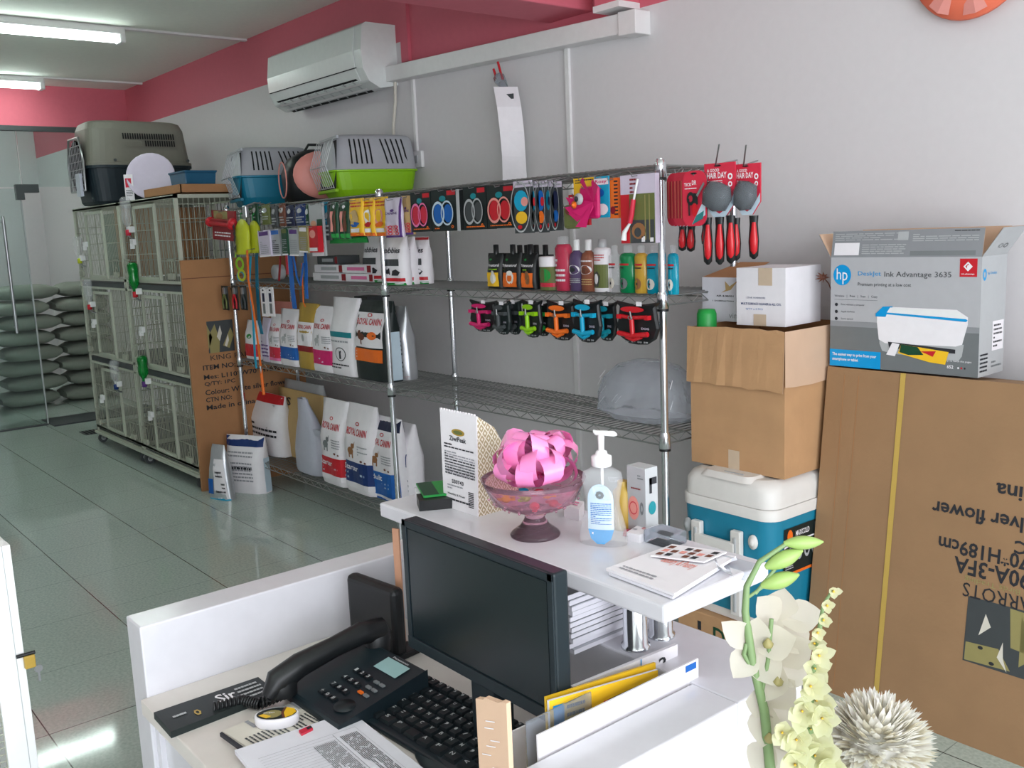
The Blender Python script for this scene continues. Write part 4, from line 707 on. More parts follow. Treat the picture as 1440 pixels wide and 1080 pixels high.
card('toothbrush_pack', 'large clear and red pet toothbrush pack left of the front right post', 873, 922, 245, 342, 2.38, 'mauve', [('p', 0, 0, .26, .72, 'red'), ('p', .26, 0, .98, .72, 'olive', .0008), ('p', .28, 0, .96, .34, 'dgrey', .0012), ('e', .52, .18, .2, .12, 'fur', .002), ('e', .5, .16, .1, .07, 'dgrey', .003), ('l', .28, .72, .52, .96, 4, 'dred'), ('p', .6, .02, .7, .1, 'card', .002), ('p', .84, .02, .94, .08, 'card', .002), ('p', .70, .05, .73, .7, 'khaki', .002), ('p', .82, .05, .85, .7, 'khaki', .002)], 'toothbrush pack', th=.02, extra=tb)
# grooming tools on the right of the post: fan of red cards with scissors, two brush packs
def handle_b(t, x, z, L=.13, ang=0):
    M = Mx.Translation((x, 0, z)) @ Mx.Rotation(ang, 4, 'Y')
    MB().lathe([(.004, -L), (.014, -L*.93), (.017, -L*.6), (.013, -L*.2), (.015, 0)], 'black', 12, sy=.7, M=M).build('handle', t)
    MB().lathe([(.003, -L*.9), (.011, -L*.8), (.013, -L*.55), (.006, -L*.15)], 'glossred', 10, sy=.8, M=Mx.Translation((.004, -.006, 0)) @ M).build('grip', t)
for i in range(6):
    x0 = 936+i*4.8; Y = 2.47-i*.024; a, c, z0, z1 = hang(x0, x0+33, 238+(1 if i == 5 else 4-i*.4), 319, Y); w, h = c-a, z1-z0
    t = T('scissors_pack', f'red grooming scissors card, {["rearmost", "second from the back", "third from the back", "third from the front", "second from the front", "foremost"][i]} of the fanned six', 'scissors pack', ((a+c)/2, Y, z0), .06-.03*(5-i), group='fanned red scissors cards')
    S = plane((-w/2, 0, 0), (w, 0, 0), (0, 0, h)); pts = []
    for cx, cz, q0 in ((w/2-.032, h-.032, 0), (-w/2+.032, h-.032, pi/2), (-w/2+.032, .032, pi), (w/2-.032, .032, 3*pi/2)): pts += [V((cx+.03*math.cos(q0+k*pi/8), 0, cz+.03*math.sin(q0+k*pi/8))) for k in range(5)]
    MB().loft([pts, [p+V((0, .004, 0)) for p in pts]], 'crimson', smooth=False).loft([[p+V((0, .004, 0)) for p in pts], [p+V((0, .008, 0)) for p in pts]], 'dgrey', smooth=False).deco(plane((-w/2, -.0, 0), (w, 0, 0), (0, 0, h)), [('g', [(.4, .04), (.95, .2), (.95, .5), (.75, .35)], 'bottlelabel', .001), ('g', [(.42, .04), (.86, .14), (.9, .28), (.6, .2)], 'tealplastic', .002), ('t', 'TICK', .1, .72, .4, .78, 'card'), ('t', 'DR', .42, .74, .6, .82, 'card'), ('l', .12, .66, .6, .7, 1, 'card'), ('e', .5, .94, .13, .018, 'gap', .002)] if i == 5 else [('p', .03, .16, .07, .84, 'dred'), ('p', .10, .16, .115, .84, 'tan'), ('g', [(.3, .0), (.95, .18), (.95, .4), (.7, .3)], 'bottlelabel', .001)]).build('card', t)
    if i == 5:
        MB().deco(S, [('e', .38, .5, .16, .12, 'hub', .004, 14, .5), ('g', [(.5, .35), (.68, .4), (.66, .58), (.5, .6)], 'hub', .004), ('g', [(.62, .56), (.92, .78), (.96, .74), (.68, .52)], 'grey', .006), ('g', [(.3, .2), (.36, .2), (.34, .5), (.28, .5)], 'hub', .005), ('e', .55, .3, .12, .12, 'glossred', .005)]).build('tool', t)
    MB().tube([(0, YF-Y-.02, h+.008), (0, -.004, h-.015)], .002, 'steel', 5).build('hook', t)
for k, (x, y0, y1) in enumerate(((946, 318, 354), (955, 318, 355), (973, 315, 346))):
    a = PY(x, y0, 2.40-.01*k); L = a.z-PY(x, y1, 2.40).z
    t = T('grooming_tool', f'black and red tool handle below the red cards, {("left", "middle", "right")[k]} of three', 'grooming tool', (a.x, 2.45, a.z), group='tool handles below the red cards'); handle_b(t, 0, 0, L, .05); MB().tube([(0, 0, 0), (0, .0, .12)], .006, 'steel').build('shank', t)
def brushpack(lab, x0, x1, y0, y1, Y, hd, hy):
    a, c, z0, z1 = hang(x0, x1, y0, y1, Y); w, h = c-a, z1-z0; t = T('brush_pack', lab, 'brush pack', ((a+c)/2, Y, z0), .1, group='grooming brush packs')
    S = plane((-w/2, 0, 0), (w, 0, 0), (0, 0, h)); vv = lambda y: (PY((x0+x1)/2, y, Y).z-z0)/h
    b = MB(); pts = [(-w/2, .25*h), (-w/2, h), (w/2, h), (w/2, .25*h), (w*.2, 0), (-w*.2, 0)]
    b.loft([[V((x, 0, z)) for x, z in pts], [V((x, .006, z)) for x, z in pts]], 'crimson', smooth=False)
    b.deco(S, [('g', [(0, .25), (.0, .42), (.3, .14), (.5, .06), (.7, .14), (1, .42), (1, .25), (.7, 0), (.3, 0)], 'bottlelabel', .001), ('t', 'A GOOD', .1, .84, .5, .90, 'card'), ('t', 'HAIR DAY', .1, .72, .74, .83, 'card'), ('l', .1, .62, .6, .69, 2, 'card'), ('e', .86, .74, .08, .06, 'card', .002, 12, .5), ('e', .86, .60, .07, .05, 'card', .002, 12, .5), ('e', .45, .95, .12, .015, 'gap', .002)]); b.build('card', t)
    MB().lathe([(.001, -.05), (w*.34, -.035), (w*.42, 0), (w*.3, .03), (.001, .034)], 'dgrey', 18, (w*.05, -.02, h*.40), sy=.6, M=Mx.Rotation(.35, 4, 'Y')).build('brush_head', t)
    MB().lathe([(.001, -.05), (w*.38, -.036), (w*.46, 0), (w*.34, .034), (.001, .04)], 'blister', 18, (w*.05, -.022, h*.40), sy=.7, M=Mx.Rotation(.35, 4, 'Y')).build('blister_shell', t)
    for dx, dz in hd: handle_b(t, w*dx, h*dz, hy)
    MB().tube([(0, YF-Y, h+.01), (0, -.02, h-.006), (w*.3, -.05, h+.05)], .0025, 'steel', 5).build('hook', t); return t
brushpack('red pack with a grey grooming brush, the larger one just right of the fanned cards', 992, 1032, 229, 305, 2.38, ((-.40, .0), (.0, .0), (.36, .02)), .145)
brushpack('red pack with a grey grooming brush at the right end of the shelf', 1034, 1068, 230, 302, 2.42, ((-.45, -.05), (.25, -.02)), .13)
# hanging below the second level on the left: pliers, tooth cards
for i, (x0, x1, m, nm) in enumerate(((311, 320, 'olive', 'olive green'), (325, 334, 'red', 'red'), (337, 346, 'dgrey', 'dark grey'))):
    a, c, z0, z1 = hang(x0, x1, 402, 436, 2.40); t = T('nail_clipper', f'{nm} and black nail clipper on a card at the left post', 'nail clipper', ((a+c)/2, 2.40, z0), group='nail clippers at the left post'); w, h = c-a, z1-z0
    MB().box(-w/2, w/2, .004, .008, 0, h, 'hub').build('card', t, bevel=.002); MB().tube([(-w*.2, 0, .01), (-w*.3, 0, h*.35), (-.0, 0, h*.7)], .006, m).tube([(w*.25, 0, .01), (w*.3, 0, h*.35), (.0, 0, h*.7)], .006, m).build('handle', t); MB().box(-.01, .01, -.006, .004, h*.66, h*.92, 'steel').build('blade', t)
    MB().tube([(0, .08, h+.0), (0, 0, h-.01)], .002, 'steel', 5).build('hook', t)
for i, (x0, x1) in enumerate(((367, 375), (376, 385))):
    card('toothbrush_card', f'white card with a grey brush hanging under the second shelf, {("left", "right")[i]} of two', x0, x1, 404, 445, 2.42, 'card', [('p', .3, .1, .7, .45, 'grey'), ('p', .3, .5, .7, .8, 'navy'), ('e', .5, .9, .15, .03, 'ink')], 'card', th=.004, group='white brush cards')
# ---------------------------------------------------------------- bottles on the second level, right bay
def bl(name, lab, x0, x1, yt, yb, prof, colm, capm, capprof, deco=None, cat='bottle', group='grooming bottles on the second shelf', z=None, sy=.62, Y=None, clearcap=False):
    z = zs3 if z is None else z; p, w, h = stand(x0, x1, yt, yb, z)
    if Y: k = 1; p = V((PY((x0+x1)/2, yb, Y).x, Y, z)); w = PY(x1, yb, Y).x-PY(x0, yb, Y).x; h = PY((x0+x1)/2, yt, Y).z-z
    t = T(name, lab, cat, (p.x, p.y+w*sy/2+.002, z), group=group); r = w/2
    MB().lathe([(r*a, h*c) for a, c in prof], colm, 20, sy=sy).build('bottle_body', t)
    MB().lathe([(r*a, h*c) for a, c in capprof], capm, 14, sy=min(1, sy*1.3)).build('cap', t)
    if deco:
        S = lambda u, v, o=0: V((-r*1.0*math.sin((.5-u)*2.4), -r*sy*1.01*math.cos((.5-u)*2.4)-o, v*h))
        MB().deco(S, deco, 8, 2).build('label', t)
    return t
BP = [(.85, 0), (1, .02), (1, .62), (.85, .72), (.4, .78), (.36, .80)]; CP = [(.40, .79), (.40, .98), (.34, 1.0), (.001, 1.0)]
for i, (x0, x1, c1, c2, lab) in enumerate(((688, 709, 'yellow', 'furw', 'yellow label and white puppy, leftmost'), (709, 735, 'orange', 'furw', 'orange label and tall white dog, second'), (736, 757, 'orange', 'fur', 'fiery orange label, third'))):
    a, c, z0, z1 = PY(x0, 400, 2.54).x, PY(x1, 400, 2.54).x, zs3, PY(x0, 356, 2.54).z; w, h = c-a, z1-z0
    t = T('shampoo_pouch', f'black shampoo pouch with {lab} of the row', 'pouch', ((a+c)/2, 2.52, z0), group='black shampoo pouches with spouts')
    S0 = bagsurf(w, h, .05, seed=i); S = lambda u, v, o=0: S0(u, 1-v if False else v, o)+V((0, .025, 0)); S1 = lambda u, v, o=0: S0(u, v, o, 1)+V((0, .025, 0))
    b = MB(); b.loft([[S(q/6, j/8) for q in range(7)]+[S1(q/6, j/8) for q in range(6, -1, -1)] for j in range(9)], 'black')
    b.deco(S, [('p', .12, .05, .88, .45, c1, .002), ('e', .55, .3, .2, .17, c2, .003), ('e', .55, .44, .13, .07, c2, .0035), ('t', 'Trixnatural', .1, .62, .9, .70, 'card', .003), ('e', .3, .82, .08, .03, 'green', .003), ('l', .2, .5, .8, .58, 1, 'lime')]); b.build('pouch_body', t)
    MB().lathe([(.012, h-.005), (.012, h+.035), (.001, h+.036)], 'black', 10, (0, .025, 0)).build('spout_cap', t)
for i, x in enumerate((732, 742, 755, 768, 812)):
    a = PZ(x, 404, zs3).x; a = PY(x, 380, 2.64).x; h = PY(x, 358, 2.64).z-zs3
    t = T('shampoo_pouch', f'plain black shampoo pouch at the back, {["first", "second", "third", "fourth", "fifth"][i]} from the left', 'pouch', (a, 2.64, zs3), group='black pouches in the back row')
    S0 = bagsurf(.10, h, .05, seed=30+i); MB().loft([[S0(q/6, j/6) for q in range(7)]+[S0(q/6, j/6, 0, 1) for q in range(6, -1, -1)] for j in range(7)], 'black').build('pouch_body', t); MB().lathe([(.012, h-.005), (.012, h+.04), (.001, h+.041)], 'black', 10).build('spout_cap', t)
bl('spray_can', 'short green and white spray can before the black pouches', 754, 777, 361, 411, [(1, 0), (1, .68), (.95, .7), (.95, .71)], 'olive', 'card', [(.96, .70), (.96, .97), (.9, 1), (.001, 1)], [('p', .0, .1, 1, .22, 'crimson'), ('e', .45, .45, .35, .2, 'green'), ('l', .1, .75, .8, .92, 3, 'red')], 'can')
bl('shampoo_bottle', 'tall pink red bottle with a clear cap', 777, 797, 332, 412, [(.9, 0), (1, .02), (1, .78), (.8, .84), (.7, .85)], 'shampoor', 'clear', [(.62, .85), (.62, .99), (.001, 1)], [('g', [(.0, .35), (.9, .75), (1, .3), (.2, .1)], 'crimson'), ('l', .1, .15, .8, .7, 6, 'card')])
bl('shampoo_bottle', 'dark purple shampoo bottle with white flip cap', 797, 815, 337, 412, BP, 'plum', 'plasticwhite', CP, [('e', .5, .42, .4, .09, 'card', .001, 16), ('e', .45, .42, .2, .05, 'ink', .002), ('l', .2, .12, .9, .26, 4, 'lgrey')])
bl('shampoo_bottle', 'reddish brown shampoo bottle with white flip cap', 813, 832, 337, 412, BP, 'brownsh', 'plasticwhite', CP, [('e', .5, .42, .4, .09, 'card', .001, 16), ('e', .5, .40, .25, .06, 'brown', .002), ('l', .2, .56, .9, .62, 1, 'card'), ('l', .2, .12, .9, .26, 3, 'tan')])
bl('spray_bottle', 'white and olive pump spray bottle with clear overcap', 831, 852, 336, 413, [(.95, 0), (1, .02), (1, .78), (.9, .82), (.5, .84)], 'card', 'lgrey', [(.45, .84), (.5, .86), (.42, .99), (.001, 1)], [('p', 0, .08, 1, .52, 'olive'), ('g', [(.2, .1), (.25, .35), (.45, .4), (.6, .3), (.5, .1)], 'dgrey', .002), ('e', .4, .25, .12, .1, 'card', .003), ('l', .1, .58, .8, .72, 3, 'red')])
for x0, x1, m, lab, ss in ((853, 868, 'clear', 'clear colourless shampoo bottle, first of the clear capped row', 'cream'), (867, 888, 'shampoog', 'green shampoo bottle with a grey dog picture and clear cap', 'grey'), (889, 906, 'shampooy', 'honey yellow shampoo bottle with a brown puppy and clear cap', 'fur'), (905, 926, 'shampoob', 'turquoise shampoo bottle with a white dog, left of the post', 'furw'), (936, 950, 'shampoob', 'turquoise shampoo bottle standing right of the front post', 'furw')):
    bl('shampoo_bottle', lab, x0, x1, 345, 415, [(.9, 0), (1, .02), (1, .76), (.8, .82), (.42, .84)], m, 'clear', [(.5, .84), (.5, .99), (.001, 1)], [('p', .1, .58, .75, .62, 'red'), ('l', .2, .5, .7, .56, 1, 'ink'), ('e', .4, .2, .28, .12, ss), ('e', .4, .2, .06, .03, 'ink', .002)])
# ---------------------------------------------------------------- dog harness bibs hanging below the second level
def bib(lab, x0, x1, y0, y1, Y, cm, hub='black', rz=0, straps=True):
    a, c, z0, z1 = hang(x0, x1, y0, y1, Y); w, h = c-a, z1-z0; t = T('dog_harness', lab, 'harness', ((a+c)/2, Y, z0), rz, 'dog harnesses hanging in a row')
    pts = [(-.5, 1), (-.42, .9), (-.46, .6), (-.5, .4), (-.42, .16), (-.22, .02), (0, 0), (.22, .02), (.42, .16), (.5, .4), (.46, .6), (.42, .9), (.5, 1), (.2, .94), (0, .92), (-.2, .94)]
    b = MB(); b.loft([[V((x*w*k, y, z*h*k+h*(1-k)*.4)) for x, z in pts] for k, y in ((.93, 0), (1, .006), (1, .012), (.93, .018))], hub, smooth=False); S = plane((-w/2, 0, 0), (w, 0, 0), (0, 0, h))
    for k in range(4): b.text(S, 'doghouse'[k*2:k*2+2], .22+.15*k, .05, .32+.15*k, .09, 'lgrey', .001)
    b.text(S, 'DOG', .62, .36, .8, .41, 'mauve', .001); b.build('mesh_bib', t)
    if straps:
        b = MB(); b.ell(S, .46, .82, .28, .07, cm, .012, 18); b.tube([S(.15, .66, .01), S(.45, .63, .014), S(.8, .66, .01)], .007, cm, 6); b.build('collar_strap', t)
        b = MB(); b.tube([S(.46, .64, .015), S(.48, .22, .015)], .009, cm, 6); b.tube([S(.12, .26, .012), S(.46, .22, .016), S(.82, .27, .012)], .009, cm, 6); b.tube([S(.3, .18, .01), S(.48, .12, .012), S(.66, .2, .01)], .007, cm, 6); b.build('chest_strap', t)
        MB().tube([S(.46, .78, .022), S(.5, .62, .024)], .003, 'steel').ell(S, .47, .64, .06, .05, 'steel', .024, 12, .6).build('ring', t)
        for u in (.16, .82): MB().box(S(u, .6)[0]-.008, S(u, .6)[0]+.008, -.02, -.002, h*.60, h*.70, cm).build('buckle', t)
    MB().box(S(.6, .9)[0]-.012, S(.6, .9)[0]+.012, -.008, -.006, h*.9, h*1.0, 'card').build('price_tag', t)
    MB().tube([(0, YF-Y, h+.02), (0, -.01, h-.01)], .002, 'steel', 5).build('hook', t); return t
bib('black harness bib with magenta straps, leftmost of the row', 660, 697, 422, 467, 2.40, 'magenta')
bib('all black harness bib with no coloured straps, front of two', 695, 716, 424, 471, 2.37, 'dgrey', 'hub'); bib('all black harness bib with no coloured straps, rear of two', 712, 731, 422, 471, 2.42, 'dgrey', 'hub')
bib('black harness bib with lime green straps', 733, 760, 422, 475, 2.38, 'lime'); bib('black harness bib with dark green straps behind the lime one', 750, 772, 424, 473, 2.43, 'green')
bib('black harness bib with orange straps', 768, 808, 423, 479, 2.39, 'orange')
bib('black harness bib with bright blue straps', 805, 844, 421, 482, 2.37, 'cyan'); bib('black harness bib with small blue trims behind the bright blue one', 838, 865, 424, 480, 2.42, 'teal')
bib('large black harness bib with red straps beside the front right post', 866, 925, 424, 485, 2.38, 'glossred')
# clear plastic bag on the third level near the right end
t = T('clear_plastic_bag', 'crumpled clear plastic bag lying on the shelf at the right end', 'plastic bag', (-2.47, 2.52, zs2))
b = MB(); n = 22
R2 = random.Random(5)
b.loft([[V((.235*k*math.cos(q)*(1+R2.uniform(-.06, .06)), .17+.15*k*math.sin(q)*(1+R2.uniform(-.08, .08)), z)) for q in [2*pi*j/n for j in range(n)]] for k, z in ((.8, 0.002), (1, .03), (.95, .09), (.85, .15), (.6, .2), (.25, .22))], 'wrap', smooth=False); b.build('film', t)
b = MB()
for k in range(10): q = R2.uniform(pi, 2*pi); z = R2.uniform(.03, .16); b.tube([(.24*math.cos(q), .17+.14*math.sin(q), z), (.22*math.cos(q+.1), .17+.13*math.sin(q+.1), z+.03)], .0015, 'card', 4)
b.build('creases', t)
# ---------------------------------------------------------------- big carton leaning on the right wall
LT = .12; bx0 = -1.772; by0 = 2.674
a_l = math.atan(LT); HB = 1.083
t = T('cardboard_carton', 'very large brown cardboard carton with upside down black printing leaning on the right wall', 'carton', (bx0, by0, 0), rx=-a_l)
WB = 1.90
F = plane((0, 0, 0), (WB, 0, 0), (0, 0, HB))
def onface(px, py):
    d = ray(px, py); s = (by0+LT*H)/(d.y-LT*d.z); P = d*s + V((0, 0, H)); return ((P.x-bx0)/WB, (P.z/math.cos(a_l))/HB)
b = MB(); u0, v0 = onface(1271, 527); u1, v1 = onface(1239, 975)
b.patch(F, u0-.005, 0, u0+.004, 1, 'strapy', .002, 1, 8); b.build('strap', t)
b = MB()
for px in (1185, 1205): u, v = onface(px, 560); b.patch(F, u, .02, u+.0012, .98, 'cardboard2', .0008)
for u in (.43, .56): b.patch(F, u, .02, u+.001, .98, 'cardboard', .0008)
def ut(s, px, py, h, k, m='ink', bold=True):
    """upside-down text whose END (leftmost on the face) sits at pixel px,py (its upper-left corner in the picture = glyph baseline)"""
    u, v = onface(px, py); w = k*h*len(s)/WB; hv = h/HB
    b.text(plane((0, 0, 0), (WB, 0, 0), (0, 0, HB)), s, u+w, v, u, v-hv, m, .0012, bold)
ut('Made in china', 1402, 678, .045, .62); ut('Colour: White silver flower', 1312, 703, .045, .56); ut('Q/TY: 1PC', 1428, 756, .045, .62); ut('Mes: L110*W70*H189cm', 1321, 753, .047, .60); ut('ITEM NO: D190A-3FA', 1343, 781, .05, .62)
ut('for Animal & Birds Trading', 1357, 808, .020, .62, 'khaki', False); ut('KING PARROTS', 1355, 818, .042, .72, 'ink', False)
u0, v0 = onface(1362, 838); u1, v1 = onface(1354, 928); uw = .115
b.patch(F, u0, v1, u0+uw, v0, 'dgrey', .0008)
for g in ([(.02, .02), (.02, .30), (.45, .33), (.62, .05)], [(.55, .98), (.6, .4), (1, .35), (1, .95)], [(.7, .9), (.95, .4), (.72, .15)]): b.poly(F, [(u0+uw*x, v1+(v0-v1)*y) for x, y in g], 'khaki', .0012)
for g in ([(.25, .8), (.33, .62), (.18, .45), (.2, .55)], [(.5, .45), (.44, .2), (.58, .02), (.52, .2)]): b.poly(F, [(u0+uw*x, v1+(v0-v1)*y) for x, y in g], 'cream', .0016)
for x, y in ((.22, .27), (.38, .08), (.85, .32)): b.ell(F, u0+uw*x, v1+(v0-v1)*y, .004, .005, 'ink', .002)
b.box(0, WB, 0, .20, 0, HB, 'cardboard3').build('panel', t, bevel=.003)
# ---------------------------------------------------------------- printer box on top of it
zt = HB*math.cos(a_l)+.004
P0 = PY(1167, 512, 2.80); hx0 = P0.x; zt = 1.080
yb_ = 2.805; A = PY(1167, 512, yb_); B_ = PY(1373, 527, yb_); hw = B_.x-A.x; hh = PY(1176, 362, yb_).z-zt
t = T('printer_box', 'grey retail box for an inkjet printer with open top flaps on the large carton', 'box', (A.x, yb_, zt), .02)
S = plane((0, 0, 0), (hw, 0, 0), (0, 0, hh)); S2 = plane((hw, 0, 0), (0, .17, 0), (0, 0, hh)); b = MB()
Q = lambda px, py: ((PY(px, py, yb_).x-A.x)/hw, (PY(px, py, yb_).z-zt)/hh)
b.patch(S, 0, 0, 1, .37, 'hpdark', .0004); b.patch(S, 0, .30, 1, .42, 'hpmid', .0003)
b.patch(S, 0, 0, .37, .155, 'hpblue', .001); b.text(S, 'The easiest way to print from your', .02, .09, .34, .125, 'card', .0016); b.text(S, 'smartphone or tablet', .02, .045, .21, .08, 'card', .0016)
b.ell(S, .085, .84, .065, .094, 'hpblue', .001, 26)
b.text(S, 'h', .045, .80, .078, .90, 'card', .0016, False); b.text(S, 'p', .088, .755, .125, .865, 'card', .0016, False)
b.text(S, 'DeskJet', .2, .825, .36, .875, 'hpblue', .001, False); b.text(S, 'Ink Advantage 3635', .385, .815, .82, .875, 'dgrey', .001, False); b.text(S, 'Premium printing at a low cost', .2, .735, .565, .775, 'dgrey', .001, False)
b.text(S, 'Wireless   |   Print   |   Scan   |   Copy', .03, .635, .34, .66, 'dgrey', .001, False); b.patch(S, .03, .615, .34, .618, 'grey', .001)
for k, (s, w) in enumerate((('Print without a computer', .17), ('Apple AirPrint', .10), ('Save space', .09))): b.ell(S, .045, .57-.065*k, .012, .016, 'ink', .001, 8); b.text(S, s, .08, .56-.065*k, .08+w, .58-.065*k, 'dgrey', .001, False)
b.patch(S, .87, .835, .975, .985, 'red', .001); b.ell(S, .92, .92, .028, .04, 'card', .0016, 4, .6); b.ell(S, .925, .915, .012, .02, 'card', .002, 8); b.text(S, 'ink advantage', .88, .85, .96, .865, 'card', .0016)
b.text(S, 'Up to twice the pages', .80, .115, .96, .135, 'card', .001, False); b.text(S, '652', .81, .06, .85, .09, 'card', .001)
for k, m in enumerate(('card', 'red', 'ink')): b.ell(S, .88+.02*k, .07, .006, .009, m, .001, 8)
# printed picture of the printer
pr = [(.34, .505), (.36, .53), (.42, .565), (.86, .56), (.93, .50), (.93, .44), (.90, .27), (.86, .25), (.40, .24), (.355, .27), (.34, .42)]
b.poly(S, [(.36, .235), (.38, .17), (.46, .15), (.88, .13), (.90, .17), (.91, .27), (.36, .27)], 'lgrey', .0008)
b.poly(S, pr, 'card', .0012); b.poly(S, [(.33, .50), (.38, .565), (.45, .57), (.41, .51), (.40, .475), (.33, .475)], 'hpblue', .0018); b.poly(S, [(.40, .50), (.43, .56), (.86, .555), (.925, .49), (.92, .465)], 'plasticwhite', .002)
b.poly(S, [(.40, .50), (.92, .462), (.93, .475), (.92, .485), (.40, .515)], 'hpblue', .0024); b.poly(S, [(.42, .255), (.86, .225), (.86, .19), (.43, .20)], 'ink', .0022)
b.poly(S, [(.45, .25), (.50, .24), (.47, .13), (.41, .14)], 'card', .0026); b.poly(S, [(.51, .24), (.82, .20), (.80, .09), (.70, .10), (.49, .16)], 'yellow', .0026); b.poly(S, [(.51, .24), (.62, .225), (.66, .16), (.56, .15), (.50, .17)], 'dgreen', .003); b.poly(S, [(.64, .19), (.74, .20), (.72, .15)], 'red', .003)
# right side print
b.patch(S2, 0, 0, 1, 1, 'lgrey', .0003); b.ell(S2, .12, .85, .07, .05, 'hpblue', .001, 16, .5); b.text(S2, 'hp DeskJet', .25, .84, .6, .87, 'hpblue', .001, False)
b.patch(S2, .5, .2, .95, .45, 'card', .001); b.deco(S2, [('l', .55, .22, .9, .43, 6, 'ink'), ('l', .05, .03, .35, .2, 5, 'ink'), ('l', .5, .05, .9, .12, 2, 'grey')], 2, 1)
b.box(0, hw, 0, .17, 0, hh, 'hpgrey', skip='t').box(.004, hw-.004, .004, .166, .004, hh-.001, 'cardboardpale', skip='t').build('carton', t)
fh = .083
def flap(name, O, U, W, mo, mi, deco=None):
    Sf = plane(O, U, W); b = MB(); n = V(U).cross(V(W)).normalized()*.0025; vs = [Sf(0, 0), Sf(1, 0), Sf(1, 1), Sf(0, 1)]
    b.add(vs, [(0, 1, 2, 3)], mo); b.add([v-n for v in vs], [(3, 2, 1, 0)], mi); b.deco(plane(O, U, W), deco or [], 2, 1); return b.build(name, t)
fl = flap('front_flap', (0, 0, hh), (hw, 0, 0), (.004, .006, fh), 'hpmid', 'cardboardpale', [('p', .02, .08, .2, .55, 'card'), ('l', .02, .62, .5, .92, 4, 'lgrey'), ('l', .22, .1, .52, .5, 5, 'lgrey'), ('l', .56, .55, .97, .85, 4, 'lgrey'), ('p', .55, .05, .96, .22, 'grey'), ('l', .82, .88, .97, .96, 1, 'dgrey'), ('p', .46, .62, .53, .93, 'lgrey')])
flap('side_flap', (0, 0, hh), (0, .165, 0), (-.05, .01, .075), 'cardboardpale', 'hpgrey'); flap('side_flap', (hw, 0, hh), (0, .165, 0), (.055, .004, .082), 'lgrey', 'cardboardpale', [('e', .45, .35, .08, .08, 'grey', .001, 12, .7), ('e', .65, .35, .08, .08, 'dgrey', .001, 12, .7)]); flap('back_flap', (hw, .168, hh), (-hw, 0, 0), (0, .03, .082), 'hpgrey', 'cardboardpale')
# ---------------------------------------------------------------- stack: carton, cooler, cardboard box, white boxes
YS = 2.515
t = T('cardboard_box', 'brown cardboard box with large dark letters under the blue cooler', 'box', (-1.98, YS-.02, 0))
b = MB().box(-.19, .19, 0, .50, 0, .218, 'cardboard'); S = plane((-.19, -.0003, 0), (.38, 0, 0), (0, 0, .218)); b.patch(S, .24, .70, .28, .85, 'ink', .001)
Z = PY(990, 900, YS-.02); b.text(S, 'D', .42, .58, .55, .84, 'dgreen', .001); b.text(S, 'A', .60, .54, .74, .80, 'dgreen', .001); b.text(S, 'N', .80, .5, .95, .76, 'dgreen', .001); b.build('carton', t, bevel=.003)
# cooler
cx0, cx1, cy0 = -2.176, -1.785, YS; cw = cx1-cx0; zc = .222; cd = .46
t = T('cooler_box', 'blue and white insulated cooler box under the stacked cardboard box', 'cooler', ((cx0+cx1)/2, cy0, zc), -.02)
def rr(z, w, d, r=.06, n=6, y0=None):
    R = []
    for cx, cy, q in ((w/2-r, d-r, 0), (-w/2+r, d-r, pi/2), (-w/2+r, r, pi), (w/2-r, r, 3*pi/2)): R += [V((cx+r*math.cos(q+k*pi/2/n), cy+r*math.sin(q+k*pi/2/n)+(y0 or 0), z)) for k in range(n+1)]
    return R
KZ = (PY(968, 648, 2.59).z-.002-zc)/.362
kids_before = set(bpy.data.objects)
MB().loft([rr(0, cw*.92, cd*.95, y0=.012), rr(.01, cw*.94, cd*.96, y0=.01), rr(.27, cw, cd)], 'coolerteal').build('body', t)
MB().loft([rr(-.001, cw*.95, cd*.965, y0=.009), rr(.02, cw*.955, cd*.967, y0=.008)], 'coolerwhite').build('base_rim', t)
MB().loft([rr(.27, cw+.008, cd+.006, y0=-.003), rr(.295, cw+.010, cd+.008, y0=-.004), rr(.297, cw, cd)], 'coolerwhite').build('rim', t)
lid = MB().loft([rr(.298, cw*.99, cd*.99, y0=.002), rr(.335, cw*.985, cd*.985, y0=.004), rr(.352, cw*.93, cd*.94, y0=.012, r=.07), rr(.36, cw*.82, cd*.88, y0=.03, r=.08)], 'coolerwhite').build('lid', t)
MB().loft([rr(.352, cw*.6, .12, .04), rr(.366, cw*.5, .09, .03, y0=.015)], 'coolerwhite').box(-.02, .06, .03, .034, .366, .368, 'lgrey').build('lid_panel', lid)
b = MB()
for x in (-.105, .065): b.box(x-.02, x+.02, -.022, .0, .02, .235, 'coolerwhite'); b.box(x-.006, x+.006, -.027, -.02, .03, .22, 'lgrey')
b.box(-.105, .065, -.03, -.012, .175, .205, 'coolerwhite'); b.build('carry_handle', t, bevel=.004)
for x in (-.155, .125): MB().lathe([(.018, 0), (.018, .006), (.010, .008), (.008, .014), (.001, .015)], 'coolerwhite' if x > 0 else 'lgrey', 14, (x, .0, .215), M=Mx.Rotation(pi/2, 4, 'X')).build('hinge_button', t)
S = plane((cw/2+.0006, .065, .13), (0, .21, 0), (0, 0, .115)); b = MB()
b.patch(S, 0, 0, 1, 1, 'hub', .001); b.patch(S, 0, -.03, 1, .03, 'orange', .002); b.ell(S, .15, .82, .07, .14, 'orange', .002); b.text(S, 'MAXCOLD', .3, .78, .66, .9, 'card', .002); b.patch(S, .8, .72, .95, .95, 'grey', .002)
for u in (.4, .6, .8): b.ell(S, u, .42, .075, .17, 'lgrey', .002, 14, 0 if u < .5 else .6)
